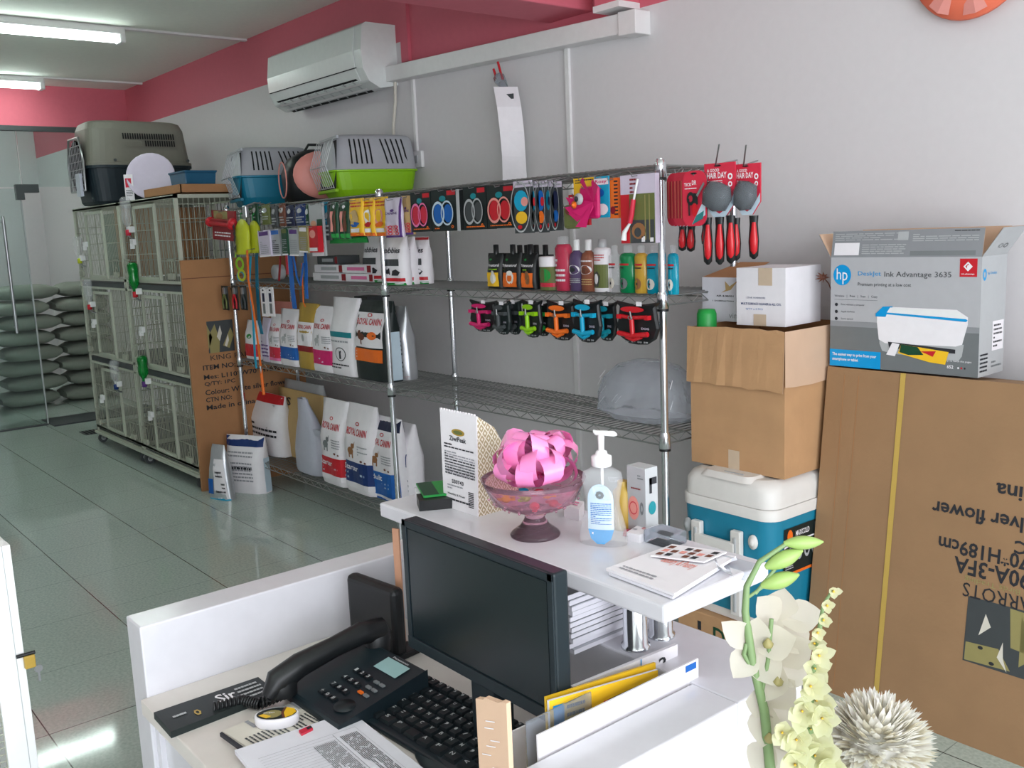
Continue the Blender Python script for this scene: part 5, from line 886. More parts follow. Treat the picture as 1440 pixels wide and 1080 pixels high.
b.text(S, '5', .06, .3, .18, .56, 'card', .002); b.poly(S, [(0, .58), (.4, .66), (1, .66), (1, .69), (.4, .70), (0, .62)], 'card', .002); b.deco(S, [('l', .04, .1, .25, .24, 3, 'lgrey')], 1, 1); b.build('label', t)
t.scale = (1, 1, KZ)
# tall brown box
zk = zc+.362*KZ+.004; yk = 2.59; p0 = PY(968, 648, yk); p0.x = max(p0.x, -2.178); p1 = PY(1103, 664, yk); bw = p1.x-p0.x; ztop = PY(1105, 468, yk).z
t = T('cardboard_box', 'brown cardboard box with folded down flaps standing on the blue cooler', 'box', (p0.x, yk, zk), .0)
bh = ztop-zk
MB().box(0, bw, 0, .40, 0, bh, 'cardboard', skip='t').box(.004, bw-.004, .004, .396, .004, bh, 'cardboard2', skip='t').build('carton', t)
b = MB(); R3 = random.Random(3); n = 12; zf = bh*.60; vs = []
for i in range(n+1): x = -.008+(bw+.012)*i/n; vs += [V((x, -.012-R3.uniform(0, .007), zf+R3.uniform(-.004, .004)-.0)), V((x, -.006, bh+.004+R3.uniform(-.004, .004)))]
b.add(vs, [(2*i, 2*i+2, 2*i+3, 2*i+1) for i in range(n)], 'cardboard'); b.add([v+V((0, .003, 0)) for v in vs], [(2*i, 2*i+1, 2*i+3, 2*i+2) for i in range(n)], 'cardboardpale'); b.build('front_flap', t)
b = MB(); vs = []
for i in range(9): y = -.005+.40*i/8; vs += [V((bw+.005+R3.uniform(0, .003), y, zf+.01+R3.uniform(-.006, .006))), V((bw+.004, y, bh+.003))]
b.add(vs, [(2*i, 2*i+2, 2*i+3, 2*i+1) for i in range(8)], 'cardboardpale'); b.build('side_flap', t)
b = MB(); b.patch(plane((0, 0, 0), (bw, 0, 0), (0, 0, bh)), .42, 0, .54, .14, 'tape', .001); b.build('tape', t)
# white boxes on the brown box (they stand inside its mouth)
yw = 2.67; pa = PY(1036, 464, yw); pb = PY(1102, 470, yw); z0 = min(pa.z, zk+bh+.0); zt2 = PY(1075, 377, yw).z
MBx = T('white_box', 'large white cardboard box with blue print and tape on the brown box', 'box', (pa.x, yw, zk+bh+.006), .05)
ww = pb.x-pa.x; wh = zt2-(zk+bh+.006)
S = plane((0, 0, 0), (ww, 0, 0), (0, 0, wh)); b = MB()
b.text(S, 'STAR WARRIORS', .22, .47, .60, .50, 'dblue', .001, False); b.text(S, 'MULTI SURFACE CLEANER & ALL COL', .1, .36, .92, .40, 'dblue', .001); b.text(S, 'Q\'TY x 2 PCS', .2, .27, .55, .305, 'blue', .001, False); b.box(0, ww, 0, .22, 0, wh, 'card').build('carton', MBx, bevel=.002)
MB().patch(S, .46, .70, .74, 1.0, 'tape', .0012).build('tape', MBx); MB().patch(S, .36, 0, .62, .2, 'tape', .0012).build('tape', MBx)
yw2 = 2.74; pa2 = PY(988, 460, yw2); pb2 = PY(1042, 464, yw2); zt3 = PY(1010, 390, yw2).z
t = T('white_box', 'smaller open white box with a bird emblem behind the green cap', 'box', (pa2.x, yw2, zk+bh+.006)); ww = pb2.x-pa2.x; wh = zt3-(zk+bh+.006)
S = plane((0, 0, 0), (ww, 0, 0), (0, 0, wh)); b = MB()
b.poly(S, [(.5, .65), (.62, .72), (.6, .92), (.72, .80), (.95, .95), (.75, .72), (.6, .68)], 'tan', .001); b.text(S, 'AIR & MAIN', .38, .56, .82, .60, 'ink', .001); b.text(S, '1 DOMINATION', .28, .45, .82, .48, 'ink', .001); b.text(S, 'vini', .7, .08, .95, .2, 'faint', .001, False); b.box(0, ww, 0, .18, 0, wh, 'paper', skip='t').box(.003, ww-.003, .003, .177, .003, wh, 'cardboard2', skip='t').build('carton', t)
b = MB(); b.add([(0, 0, wh), (ww, 0, wh), (ww, .17, wh+.045), (.04, .17, wh+.045)], [(0, 1, 2, 3)], 'cardboard2'); b.build('top_flap', t)
pg = PY(994, 468, 2.64); h2 = PY(996, 434, 2.64).z
t = T('cap_bottle', 'bright green plastic cap of a can standing in the brown box', 'can', (pg.x, 2.64, zk+bh*.6)); q = h2-(zk+bh*.6)
MB().lathe([(.033, 0), (.033, q*.5)], 'lgrey', 18).build('can_body', t); MB().lathe([(.034, q*.5), (.035, q*.52), (.034, q*.93), (.028, q*.99), (.001, q)], 'green', 20).build('cap', t)

p = PY(1158, 390, 2.86); b = MB()
for k in range(9): q = 2*pi*k/9; b.add([(.006*math.cos(q+1.2), 0, .006*math.sin(q+1.2)), (.03*math.cos(q)*rnd(.7, 1.2), -.01, .02*math.sin(q)), (.006*math.cos(q-1.2), .004, .006*math.sin(q-1.2))], [(0, 1, 2)], 'brown')
b.tube([(0, 0, 0), (.02, .0, -.02), (.03, .06, -.14), (.04, .16, -.19)], .002, 'brown', 5)
setp(b.build('dried_sprig', loc=p), 'small dark ragged sprig sticking out between the white box and the printer box', 'sprig')
# ---------------------------------------------------------------- reception counter
ZT, ZS, ZD = 1.055, .885, .75
XL0, XL1, XR0, XR1, YN, YF0, YF1 = -1.80, -1.715, -.885, -.80, .475, 1.048, 1.206
t = T('reception_counter', 'white reception counter with side panels and a raised glossy top shelf on steel pillars', 'counter', (-1.3, .8, 0)); o = V(t.location)
def fin(b, name, par=t, **k): b.v = [tuple(V(v)-o) for v in b.v]; return b.build(name, par, **k)
pl = PZ(176.7, 866, ZS); pi2 = PZ(196, 883, ZS); XL0, XL1 = pl.x, pi2.x; YN0 = pl.y
fin(MB().box(XL0, XL1, YN0, YF1, 0, ZS, 'counter'), 'left_panel', bevel=.003); fin(MB().box(XR0, XR1, .35, YF0, 0, ZS, 'counter'), 'right_panel', bevel=.003); fin(MB().box(XL1, XR1, YF0, YF1, 0, ZS, 'counter'), 'front_panel', bevel=.003)
a1, a2, a3 = PZ(533, 706.7, ZT), PZ(930, 853.3, ZT), PZ(1063, 785, ZT)
fin(MB().box(a1.x, a2.x, a1.y, a3.y, ZT-.028, ZT, 'counter'), 'top_shelf', bevel=.004)
for px, py in ((894, 910), (947, 886)):
    p = PZ(px, py, ZS); b = MB().lathe([(.024, 0), (.024, .006), (.020, .008), (.020, ZT-.028-ZS)], 'chrome', 24, (p.x, min(p.y, a3.y-.03), ZS)); fin(b, 'pillar')
p = V((-1.45, 1.11, ZS)); 
for yy2 in (1.075, 1.15): fin(MB().lathe([(.024, 0), (.024, .006), (.020, .008), (.020, ZT-.028-ZS)], 'chrome', 24, (-1.47, yy2-.01, ZS)), 'pillar')
pd = PZ(215, 1002, ZD)
fin(MB().box(XL1, XR0, pd.y, YF0, ZD-.03, ZD, 'desk'), 'desk_top', bevel=.002)
fin(MB().box(XL1, XL1+.02, pd.y+.02, YF0, 0, ZD-.03, 'counter').box(XL1+.02, XL1+.45, pd.y+.03, YF0, .08, ZD-.03, 'counter'), 'drawer_unit')
# ---------------------------------------------------------------- monitor
ym0, ym1 = .83, .858
mt0 = PY(566, 728, ym0); mt1 = PY(779, 810, ym0); mb0 = PY(569, 903, ym0); zb0, zt0 = mb0.z, (mt0.z+mt1.z)/2; xa, xb = mt0.x, PY(799, 803, ym1).x
t = T('computer_monitor', 'black flat screen computer monitor switched off on the reception desk', 'monitor', ((xa+xb)/2, ym0, ZD)); o = V(t.location)
b = MB().box(xa, xb, ym0, ym1, zb0, zt0, 'darkplastic'); fin(b, 'casing', t, bevel=.004)
bz = .014; b = MB().box(xa+bz, xb-bz, ym0-.0012, ym0+.0005, zb0+.022, zt0-bz, 'screen'); fin(b, 'screen', t)
b = MB().box(xa, xb, ym0-.004, ym0, zb0, zb0+.02, 'darkplastic').box(xa, xa+bz*.8, ym0-.003, ym0, zb0, zt0, 'darkplastic').box(xb-bz*.8, xb, ym0-.003, ym0, zb0, zt0, 'darkplastic').box(xa, xb, ym0-.003, ym0, zt0-bz*.8, zt0, 'darkplastic'); fin(b, 'bezel', t, bevel=.001)
xm = (xa+xb)/2
b = MB().box(xm-.03, xm+.03, ym1-.02, ym1+.02, ZD+.01, zb0+.1, 'darkplastic'); fin(b, 'stand', t, bevel=.004)
b = MB().lathe([(.12, 0), (.12, .006), (.06, .016), (.001, .018)], 'darkplastic', 30, (xm, ym1-.03, ZD), sx=1.1, sy=.75); fin(b, 'base', t)
# black device by the panel
q0 = PY(499, 800, .93); q1 = PY(552, 818, .93)
t = T('card_terminal', 'black upright box with a small yellow light beside the monitor', 'device', (q0.x+.01, .90, ZD), .12)
MB().box(0, q1.x-q0.x+.01, 0, .03, 0, q0.z-ZD, 'black').build('casing', t, bevel=.012, seg=3); MB().ball((.10, -.001, .045), .003, 'led').build('indicator_light', t); MB().box(-.01, .16, -.03, .06, 0, .012, 'black').build('foot', t, bevel=.004)
MB().box(0, .02, 0, .003, 0, .19, 'cardboardpale').build('t')
bpy.data.objects.remove(bpy.data.objects['t'])
pc = PY(553, 800, .95); t = T('cardboard_strip', 'orange brown cardboard strip standing between the monitor and the counter panel', 'cardboard', (pc.x-.012, .96, ZD), .3)
MB().box(0, .016, 0, .004, 0, PY(551, 747, .95).z-ZD, 'skin').build('strip_body', t)
# phone
ph = PZ(498, 948, ZD+.05); 
t = T('desk_phone', 'black corded desk phone with handset on the reception desk', 'telephone', (0, 0, 0)); 
c1, c2, c3, c4 = [PZ(x, y, ZD+.055) for x, y in ((405, 955), (500, 892), (580, 935), (505, 1003))]
ce_ = (c1+c2+c3+c4)/4; ang = math.atan2((c3-c2).y, (c3-c2).x); t.location = (ce_.x, ce_.y, ZD); t.rotation_euler.z = ang
W_, D_ = .19, .185
b = MB(); b.loft([[V((x, -D_/2, 0)), V((x, -D_/2, .022)), V((x, D_/2, .058)), V((x, D_/2, 0))] for x in (-W_/2, W_/2)], 'darkplastic', smooth=False); b.build('body', t, bevel=.008, seg=3)
TS = plane((-W_/2, -D_/2, .0225), (W_, 0, 0), (0, D_, .036))
MB().patch(TS, .50, .72, .86, .90, 'lcd', .002).build('display', t)
MB().text(TS, 'Panasonic', .55, .915, .8, .94, 'lgrey', .002).build('lettering', t)
for i in range(3):
    for j in range(4):
        b = MB(); u, v = .42+.10*i, .58-.13*j; b.box(-.007, .007, -.005, .005, 0, .004, 'keyblack', M=Mx.Translation(TS(u, v, .0)) ); b.text(plane(TS(u-.03, v-.02, .0048), (.011, 0, 0), (0, .009, .0018)), '123456789*0#'[3*j+i], .2, .1, .8, .9, 'lgrey', 0.0002); b.build('key', t)
for k in range(6): MB().box(-.006, .006, -.003, .003, 0, .003, 'grey' if k != 4 else 'orange', M=Mx.Translation(TS(.76+.09*(k % 2), .58-.09*(k//2), .001))).build('key', t)
MB().lathe([(.02, 0), (.018, .004), (.001, .005)], 'keyblack', 18, TS(.80, .2, 0)).build('navigation_key', t)
b = MB(); x = -W_*.36; pts = [V((x, -.135, .030)), V((x, -.115, .052)), V((x, -.07, .068)), V((x, 0, .078)), V((x, .06, .086)), V((x, .10, .080)), V((x, .115, .065))]
b.tube(pts, [.012, .024, .022, .019, .021, .024, .012], 'black', 14); b.lathe([(.024, -.02), (.026, 0), (.02, .012)], 'black', 16, (x, -.105, .046)); b.lathe([(.024, -.03), (.026, 0), (.02, .008)], 'black', 16, (x, .095, .072)); b.build('handset', t)
# coiled cord
b = MB(); s0 = Mx.Translation(t.location) @ Mx.Rotation(ang, 4, 'Z') @ V((x, -.135, .03)); e0 = PZ(308, 1000, ZD+.012); md = PZ(365, 990, ZD+.012); n = 200; pts = []
m_ = [s0, PZ(402, 975, ZD+.02), md, PZ(340, 985, ZD+.014), PZ(300, 995, ZD+.014)]
for i in range(n+1):
    f = i/n*(len(m_)-1); k = min(int(f), len(m_)-2); p = m_[k].lerp(m_[k+1], f-k); q = i*2*pi/7; d = (m_[k+1]-m_[k]).normalized(); sd = d.cross(V((0, 0, 1))); pts.append(p+(sd*math.cos(q)+V((0, 0, 1))*math.sin(q))*.0085)
b.tube(pts, .0026, 'black', 4); cord = b.build('coiled_cord'); cord.parent = t; cord.matrix_parent_inverse = (Mx.Translation(t.location) @ Mx.Rotation(ang, 4, 'Z')).inverted()
# keyboard
k1, k2, k3 = PZ(487, 985, ZD+.02), PZ(585, 948, ZD+.02), PZ(755, 1035, ZD+.02)
ka = math.atan2((k3-k2).y, (k3-k2).x); KW, KD = .44, .15
kc = k2
t = T('computer_keyboard', 'black computer keyboard with white key letters in front of the monitor', 'keyboard', (k2.x, k2.y, ZD), ka)
KT = plane((0, -KD, .012), (KW, 0, 0), (0, KD, .010))
MB().loft([[V((x, -KD, 0)), V((x, -KD, .011)), V((x, 0, .021)), V((x, 0, 0))] for x in (-.008, KW)], 'darkplastic', smooth=False).build('body', t, bevel=.004)
rows = [(.90, 15, 0), (.72, 14, .01), (.56, 14, .02), (.40, 13, .03), (.24, 12, .04), (.08, 9, 0)]
LET = ['0123456789-=+~E', 'QWERTYUIOP[]QW', 'ASDFGHJKL;AS:L', 'ZXCVBNM,./ZXC', '[];:XCVBNM,.', 'CASP AFN<']
for (v, n, sh), ls in zip(rows, LET):
    for i in range(n):
        w = .70/n; u = .02+sh*.3+i*w; b = MB(); Sx = plane(KT(u, v, 0), KT(u+w*.86, v, 0)-KT(u, v, 0), KT(u, v+.13, 0)-KT(u, v, 0))
        vs = [Sx(x, y, 0) for x, y in ((0, 0), (1, 0), (1, 1), (0, 1))]+[Sx(x, y, .006) for x, y in ((.1, .12), (.9, .12), (.9, .92), (.1, .92))]
        b.add(vs, [(4, 5, 6, 7), (0, 1, 5, 4), (1, 2, 6, 5), (2, 3, 7, 6), (3, 0, 4, 7)], 'keyblack')
        if ls[i] != ' ': b.text(Sx, ls[i], .2, .5, .48, .86, 'lgrey', .0066)
        b.build('key', t)
# desk papers
def flat(name, lab, cat, quad, z, th, m, deco=None, group=None, part=None, edge=None):
    P = [PZ(x, y, z) for x, y in quad]; o = P[0]; t = T(name, lab, cat, (o.x, o.y, z-th), group=group); Q = [p-o for p in P]
    Sq = lambda u, v, oo=0: Q[0]*(1-u)*(1-v)+Q[1]*u*(1-v)+Q[2]*u*v+Q[3]*(1-u)*v+V((0, 0, th+oo))
    b = MB(); b.loft([[q+V((0, 0, 0)) for q in Q], [q+V((0, 0, th)) for q in Q]], edge or m, smooth=False); b.patch(Sq, 0, 0, 1, 1, m, .0001); b.deco(Sq, deco or [], 3, 2); b.build(part or 'sheet', t); return t, Sq
# leaflet tray: black brochure
tt, S = flat('brochure', 'black brochure with white script lettering lying along the left counter panel', 'brochure', [(240, 1029), (388, 972), (363, 952), (216, 1002)], ZD+.012, .012, 'hub', [('t', 'Sir', .52, .40, .70, .8, 'card', .0008), ('e', .30, .35, .03, .14, 'gold', .001, 6, .5), ('l', .10, .42, .22, .6, 1, 'lgrey'), ('l', .72, .1, .95, .85, 4, 'lgrey')])
tt, S = flat('notepad', 'spiral notepad with handwritten notes under the oval sticker tin', 'notepad', [(312, 1028), (360, 1058), (490, 1003), (438, 976)], ZD+.008, .008, 'cream', [('l', .5, .05, .98, .9, 20, 'dgrey'), ('l', .02, .2, .3, .8, 6, 'faint')])
b = MB(); P = [PZ(438, 976, ZD+.012), PZ(482, 1000, ZD+.012)]; bo = tt.location
for i in range(20): c = P[0].lerp(P[1], i/19); b.tube([c-bo+V((.005*math.cos(q), .0, .004*math.sin(q)-.004)) for q in [2*pi*k/8 for k in range(9)]], .0007, 'lgrey', 4)
b.build('spiral_binding', tt)
tt, S = flat('paper_sheets', 'stack of white invoice sheets with a handwritten table at the front of the desk', 'papers', [(330, 1055), (430, 1180), (640, 1115), (493, 1000)], ZD+.016, .007, 'paper', [('p', .17, .90, .95, .902, 'faint'), ('p', .17, .1, .172, .9, 'faint')]+[('p', .2+.028*k, .1, .2015+.028*k, .70, 'faint') for k in range(26)]+[('l', .22, .73, .9, .88, 11, 'dgrey'), ('l', .24, .50, .88, .68, 14, 'grey'), ('p', .18, .70, .93, .703, 'ink')])
tt, S = flat('pen', 'black pen lying under the white sheets on the desk', 'pen', [(309, 1031), (312, 1029), (345, 1052), (342, 1055)], ZD+.012, .006, 'ink', None, part='barrel')
tt, S = flat('paper_clip', 'small pink bulldog clip on the edge of the white sheets', 'clip', [(420, 1027), (436, 1020), (440, 1024), (424, 1032)], ZD+.02, .004, 'crimson', [('p', .6, .2, 1, .8, 'ink')], part='clamp')
pa = PZ(390, 1015, ZD+.012); L = (PZ(421, 1010, ZD+.02)-PZ(357, 1020, ZD+.02)).length/2
t = T('sticker_tin', 'small oval white tin with a black and yellow picture label on the notepad', 'tin', (pa.x, pa.y, ZD+.009), .98)
def el(r, z): return [V((L*r*math.cos(q), L*.62*r*math.sin(q), z)) for q in [2*pi*j/28 for j in range(28)]]
MB().loft([el(.93, 0), el(1, .004), el(1, .016), el(.97, .018)], 'card').build('tin_body', t)
S = plane((-L, -L*.62, .0182), (2*L, 0, 0), (0, 1.24*L, 0)); MB().ell(S, .5, .5, .45, .44, 'hub', .0004, 28).ell(S, .40, .45, .22, .3, 'khaki', .0008).poly(S, [(.70, .9), (.88, .75), (.94, .5), (.86, .25), (.72, .12), (.66, .5)], 'yellow', .0008).poly(S, [(.65, .9), (.70, .9), (.65, .5), (.72, .12), (.67, .12), (.6, .5)], 'brown', .001).text(S, 'Orijen', .2, .5, .45, .62, 'card', .001).poly(S, [(.1, .4), (.3, .15), (.4, .3), (.2, .5)], 'yellow', .001).build('label', t)
# cardboard strip in the foreground
ys = .60; g0 = PY(670, 1005, ys); g1 = PY(707, 992, ys)
t = T('cardboard_divider', 'light brown cardboard strip standing upright at the front of the desk', 'cardboard', (g0.x, ys, ZD), .10); w = g1.x-g0.x; h = g1.z-ZD
b = MB(); b.loft([[V((0, 0, 0)), V((0, 0, h*.965)), V((w*.25, 0, h*.975)), V((w*.3, 0, h*.985)), V((w*.75, 0, h*.99)), V((w*.85, 0, h)), V((w, 0, h)), V((w, 0, 0))], [V((0, .007, 0)), V((0, .007, h*.965)), V((w*.25, .007, h*.975)), V((w*.3, .007, h*.985)), V((w*.75, .007, h*.99)), V((w*.85, .007, h)), V((w, .007, h)), V((w, .007, 0))]], 'cardboardpale', smooth=False); b.build('strip_body', t)
b = MB(); S = plane((0, 0, 0), (w, 0, 0), (0, 0, h))
for k in range(6): z = .9-.035*k-rnd(0, .01); x = rnd(.1, .5); b.poly(S, [(x, z), (x+.3, z+.012), (x+.31, z+.016), (x, z+.004)], 'card', .0008)
b.build('scratches', t)
# letter rack at the right panel
ox = XR0-.006; r0 = PX(982, 927, ox); r1 = PX(756, 1033, ox); zt4 = max(r0.z, r1.z)
t = T('letter_rack', 'white letter rack holding folders against the right counter panel', 'rack', (ox, r1.y, ZD)); Lr = r0.y-r1.y; hz = (r0.z+r1.z)/2-ZD
b = MB().box(-.003, 0, 0, Lr, 0, hz, 'card'); b.box(-.10, 0, 0, Lr, 0, .004, 'card'); b.build('front_sheet', t); MB().box(-.103, -.10, 0, Lr, 0, hz*.7, 'card').build('rear_sheet', t)
MB().box(.0005, .001, Lr-.03, Lr-.006, hz-.013, hz-.003, 'blue').build('label', t)
def plate(name, lab, cat, X, pn, pf, m, deco, th=.004):
    """upright sheet parallel to Y whose top edge runs from pixel pn to pixel pf"""
    A_, B__ = PX(*pn, X), PX(*pf, X); t = T(name, lab, cat, (X, A_.y, ZD+.006)); z0 = ZD+.006; L = B__.y-A_.y; ha, hb_ = A_.z-z0, B__.z-z0
    S = lambda u, v, o=0: V((o, L*u, v*(ha+(hb_-ha)*u)))
    b = MB(); b.loft([[S(0, 0, -th), S(1, 0, -th), S(1, 1, -th), S(0, 1, -th)], [S(0, 0), S(1, 0), S(1, 1), S(0, 1)]], m, smooth=False); b.deco(S, deco, 3, 2); b.build('cover', t); return t
plate('magazine', 'orange and yellow magazine with a blue strip standing in the letter rack', 'magazine', ox-.03, (772, 986), (925, 942), 'card', [('p', 0, 0, 1, 1, 'yellow', .0003), ('g', [(.45, .3), (.5, .86), (.98, .93), (.98, .3)], 'hub', .0006), ('g', [(.42, .3), (.47, .86), (.53, .86), (.48, .3)], 'crimson', .0009), ('p', .03, 0, .12, .95, 'hpblue', .0006), ('l', .14, .6, .3, .95, 5, 'ink')])
plate('magazine', 'thin yellow covered magazine leaning behind the orange one in the letter rack', 'magazine', ox-.045, (768, 981), (922, 932), 'yellow', [])
plate('folder', 'tall white folder with a black number tab standing at the back of the letter rack', 'folder', ox-.07, (806, 966), (953, 906), 'card', [('p', .62, .4, .63, 1, 'hpblue'), ('t', '2', .80, .80, .88, .93, 'ink', .001)], .006)
t = T('plastic_sleeve', 'clear plastic sleeve sticking up at the near end of the letter rack', 'sleeve', (ox-.02, r1.y-.002, ZD+.006)); MB().box(-.003, 0, 0, .12, 0, PX(748, 1018, ox-.02).z-ZD, 'blister').build('sleeve_body', t, bevel=.001)
# magazines piled on the counter ledge
m0, m1 = PZ(805, 921, ZS), PZ(878, 880, ZS); Xr, Y0, Y1 = m0.x, m0.y, m1.y+.04; R4 = random.Random(2)
for i in range(11):
    dx = R4.uniform(-.004, .002); t = T('magazine', f'white spined magazine in the pile under the counter shelf, {["lowest", "second", "third", "fourth", "fifth", "sixth", "seventh", "eighth", "ninth", "tenth", "eleventh"][i]} from below', 'magazine', (Xr+dx, Y0+R4.uniform(-.003, .003), ZS+.0092*i), group='pile of magazines under the raised shelf')
    MB().box(-.20, 0, 0, Y1-Y0, 0, .0075, 'paper').box(-.201, .0005, -.0005, Y1-Y0+.0005, .0076, .0086, 'silver').deco(plane((-.2, 0, .0088), (.2, 0, 0), (0, Y1-Y0, 0)), [('t', 'FOOD', .55, .1, .9, .55, 'red', .0003)] if i == 10 else []).build('pages', t)
t = T('book', 'smaller dark covered booklet lying on top of the magazine pile', 'booklet', (Xr-.02, Y0+.05, ZS+.0092*11+.001), .1); MB().box(-.13, 0, 0, .09, 0, .012, 'card').box(-.131, .001, -.001, .091, .012, .0135, 'dgrey').text(plane((-.13, 0, .0137), (.13, 0, 0), (0, .09, 0)), 'PIK', .5, .3, .9, .7, 'brown', .0003).build('pages', t)
# ---------------------------------------------------------------- on the raised shelf
z = ZT
# display card (wedge box)
e0, e1, e2 = PZ(627, 712, z), PZ(690, 727.5, z), PZ(725, 716, z)
hc = (PY(617, 577, e0.y).z+PY(668, 586, e1.y).z)/2-z
t = T('display_card', 'folded display card with small print and a gold lattice side', 'display card', (e0.x, e0.y, z)); w = PY(672, 727, e0.y).x-e0.x; dp = .10
S = plane((-.012, .0, 0), (w+.012, 0, 0), (0, .02, hc)); 
b = MB(); b.loft([[V((-.006, 0, 0)), V((w, 0, 0)), V((w, .003, 0)), V((-.006, .003, 0))], [V((-.02, .012, hc)), V((w-.006, .012, hc)), V((w-.006, .015, hc)), V((-.02, .015, hc))]], 'card', smooth=False)
S = lambda u, v, oo=0: V((-.006-.014*v+u*(w+.006+.008*v), .012*v-oo-.0002, v*hc))
b.deco(S, [('e', .5, .80, .18, .035, 'gold', .0006, 16), ('e', .5, .80, .13, .02, 'olive', .001, 16), ('t', 'ZiwiPeak', .25, .705, .72, .755, 'ink', .0008), ('l', .1, .62, .92, .68, 2, 'ink'), ('l', .1, .36, .95, .60, 9, 'faint'), ('l', .1, .35, .95, .58, 8, 'ink'), ('t', 'SS0743', .28, .27, .62, .31, 'ink', .0008), ('l', .15, .20, .6, .26, 2, 'faint'), ('t', 'Healthy & Fresh', .15, .14, .65, .165, 'ink', .0008), ('l', .15, .08, .8, .12, 1, 'ink')]+[('p', .75, .07+.018*k, .9, .08+.018*k, 'ink') for k in range(9)], 1, 1)
for k in range(13): b.box(-.02+(w+.012)*k/13, -.02+(w+.012)*(k+.5)/13, .012, .015, hc, hc+.003, 'card')
b.build('front_face', t)
MB().add([(w, .002, 0), (w+.0, .135, 0), (w-.004, .05, hc*.86), (w-.006, .014, hc)], [(0, 1, 2, 3)], 'lattice').add([(w-.003, .135, 0), (w-.003, .002, 0), (w-.009, .014, hc), (w-.007, .05, hc*.86)], [(0, 1, 2, 3)], 'cream').build('side_face', t)
MB().add([(w, .135, 0), (0, .135, 0), (-.02, .014, hc), (w-.006, .014, hc)], [(0, 1, 2, 3)], 'cream').build('back_face', t)
# brochures with green cover at the left end
t = T('brochure', 'thick black booklet lying at the left end of the raised shelf', 'brochure', (a1.x+.012, a1.y+.075, z), -.5); 
MB().box(0, .11, 0, .10, 0, .018, 'paper').box(.06, .112, -.001, .101, 0, .020, 'black').build('pages', t)
t = T('brochure', 'brochure with a bright green cover on top of the black booklet', 'brochure', (a1.x+.012, a1.y+.08, z+.021), -.45); MB().box(0, .10, 0, .11, 0, .004, 'green').box(0.002, .098, .001, .03, .004, .0045, 'dgreen').build('cover', t)
t = T('leaflet', 'pale leaflet with a small green picture behind the green brochure', 'leaflet', (a1.x+.055, a1.y+.15, z+.026), -.3); MB().box(0, .12, 0, .08, 0, .003, 'lgrey').patch(plane((0, 0, .0032), (.12, 0, 0), (0, .08, 0)), .5, .3, .9, .9, 'dgreen', 0.0003).build('sheet', t)
# glass bowl with pink bow
pb_ = PZ(753, 752, z); d_ = (pb_-V((0, 0, H))).length; pxm = lambda n: n*d_/1370
rb = pxm(35); hb = PY(753, 675, pb_.y).z-z+.004; rt = pxm(74)
t = T('glass_bowl', 'pink pressed glass footed bowl on the raised shelf', 'bowl', (pb_.x, pb_.y, z))
prof = [(rb, 0), (rb*1.02, .003), (rb*.95, .007), (rb*.6, .018), (rb*.42, .03), (rb*.40, .038), (rb*.5, .042), (rt*.55, .05), (rt*.8, .062), (rt*.94, hb-.012), (rt, hb), (rt*.975, hb+.0005), (rt*.9, hb-.012), (rt*.76, .065), (rt*.5, .055), (.001, .053)]
b = MB(); b.lathe([(.001, 0)]+prof, 'pinkglass', 48, cap=False); b.build('bowl_body', t)
b = MB()
for k in range(16):
    q = 2*pi*k/16
    for j, (r, zz) in enumerate(((.62, .054), (.78, .062), (.86, .069))): b.ball((rt*r*math.cos(q+.1*j), rt*r*math.sin(q+.1*j), zz-.002), .0022, 'pinkglass', 6, 4)
b.build('dot_relief', t)
for k in range(0): pass
bo = T('gift_bow', 'large shiny pink ribbon bow resting in the glass bowl', 'bow', (pb_.x+.006, pb_.y, z+hb+.004)); Rb = pxm(62)
cnt = 0
rings_ = [(4, 72, .85, 0), (7, 48, .98, .3), (8, 22, 1.05, .1), (8, 0, 1.0, .4)]
for n, el_, sc_, off in rings_:
    for k in range(n):
        az = 2*pi*(k/n)+off+rnd(-.2, .2); e_ = math.radians(el_+rnd(-7, 7)); L = Rb*sc_*rnd(.88, 1.08); dr = V((math.cos(az)*math.cos(e_), math.sin(az)*math.cos(e_), math.sin(e_))); up_ = V((0, 0, 1)); sd = dr.cross(up_).normalized(); nn = sd.cross(dr).normalized(); wv = .0165; pts = []
        for i in range(15):
            s_ = i/14; th_ = 2*pi*s_; rad = L*.5; x_ = rad*(1-math.cos(th_)); y_ = math.sin(th_)*L*.34*(1 if s_ < .5 else 1)
            pts.append(dr*x_+nn*y_)
        b = MB(); tw = rnd(-.75, .75); vs = []
        for i, p_ in enumerate(pts):
            a_ = (sd*math.cos(tw)+dr*math.sin(tw)*.8+nn*math.sin(tw)*.5).normalized(); w2 = wv*(.35+.65*math.sin(pi*i/14)**.5); vs += [p_-a_*w2, p_+a_*w2]
        b.add([v+V((0, 0, Rb*.18)) for v in vs], [(2*i, 2*i+1, 2*i+3, 2*i+2) for i in range(14)], 'ribbon', True); b.build('ribbon_loop', bo)
MB().ball((0, 0, Rb*.16), Rb*.28, 'ribbondark').build('bow_core', bo)
# candies in bowl
for k in range(9):
    q = 2*pi*k/9; r = rt*(.25 if k % 2 else .55); m = ('red', 'yellow', 'lime', 'crimson', 'cyan')[k % 5]
    b = MB().ball((0, 0, 0), .009, m, 10, 6, sz=.7); b.box(-.016, -.008, -.004, .004, -.002, .002, m); b.box(.008, .016, -.004, .004, -.002, .002, m)
    setp(b.build('sweet', loc=(pb_.x+r*math.cos(q), pb_.y+r*math.sin(q), z+.064+.004*(k % 2)), rz=q), f'{dict(red="red", yellow="yellow", lime="lime green", crimson="dark pink", cyan="light blue")[m]} wrapped sweet in the pink glass bowl', 'sweet', 'sweets in the glass bowl')
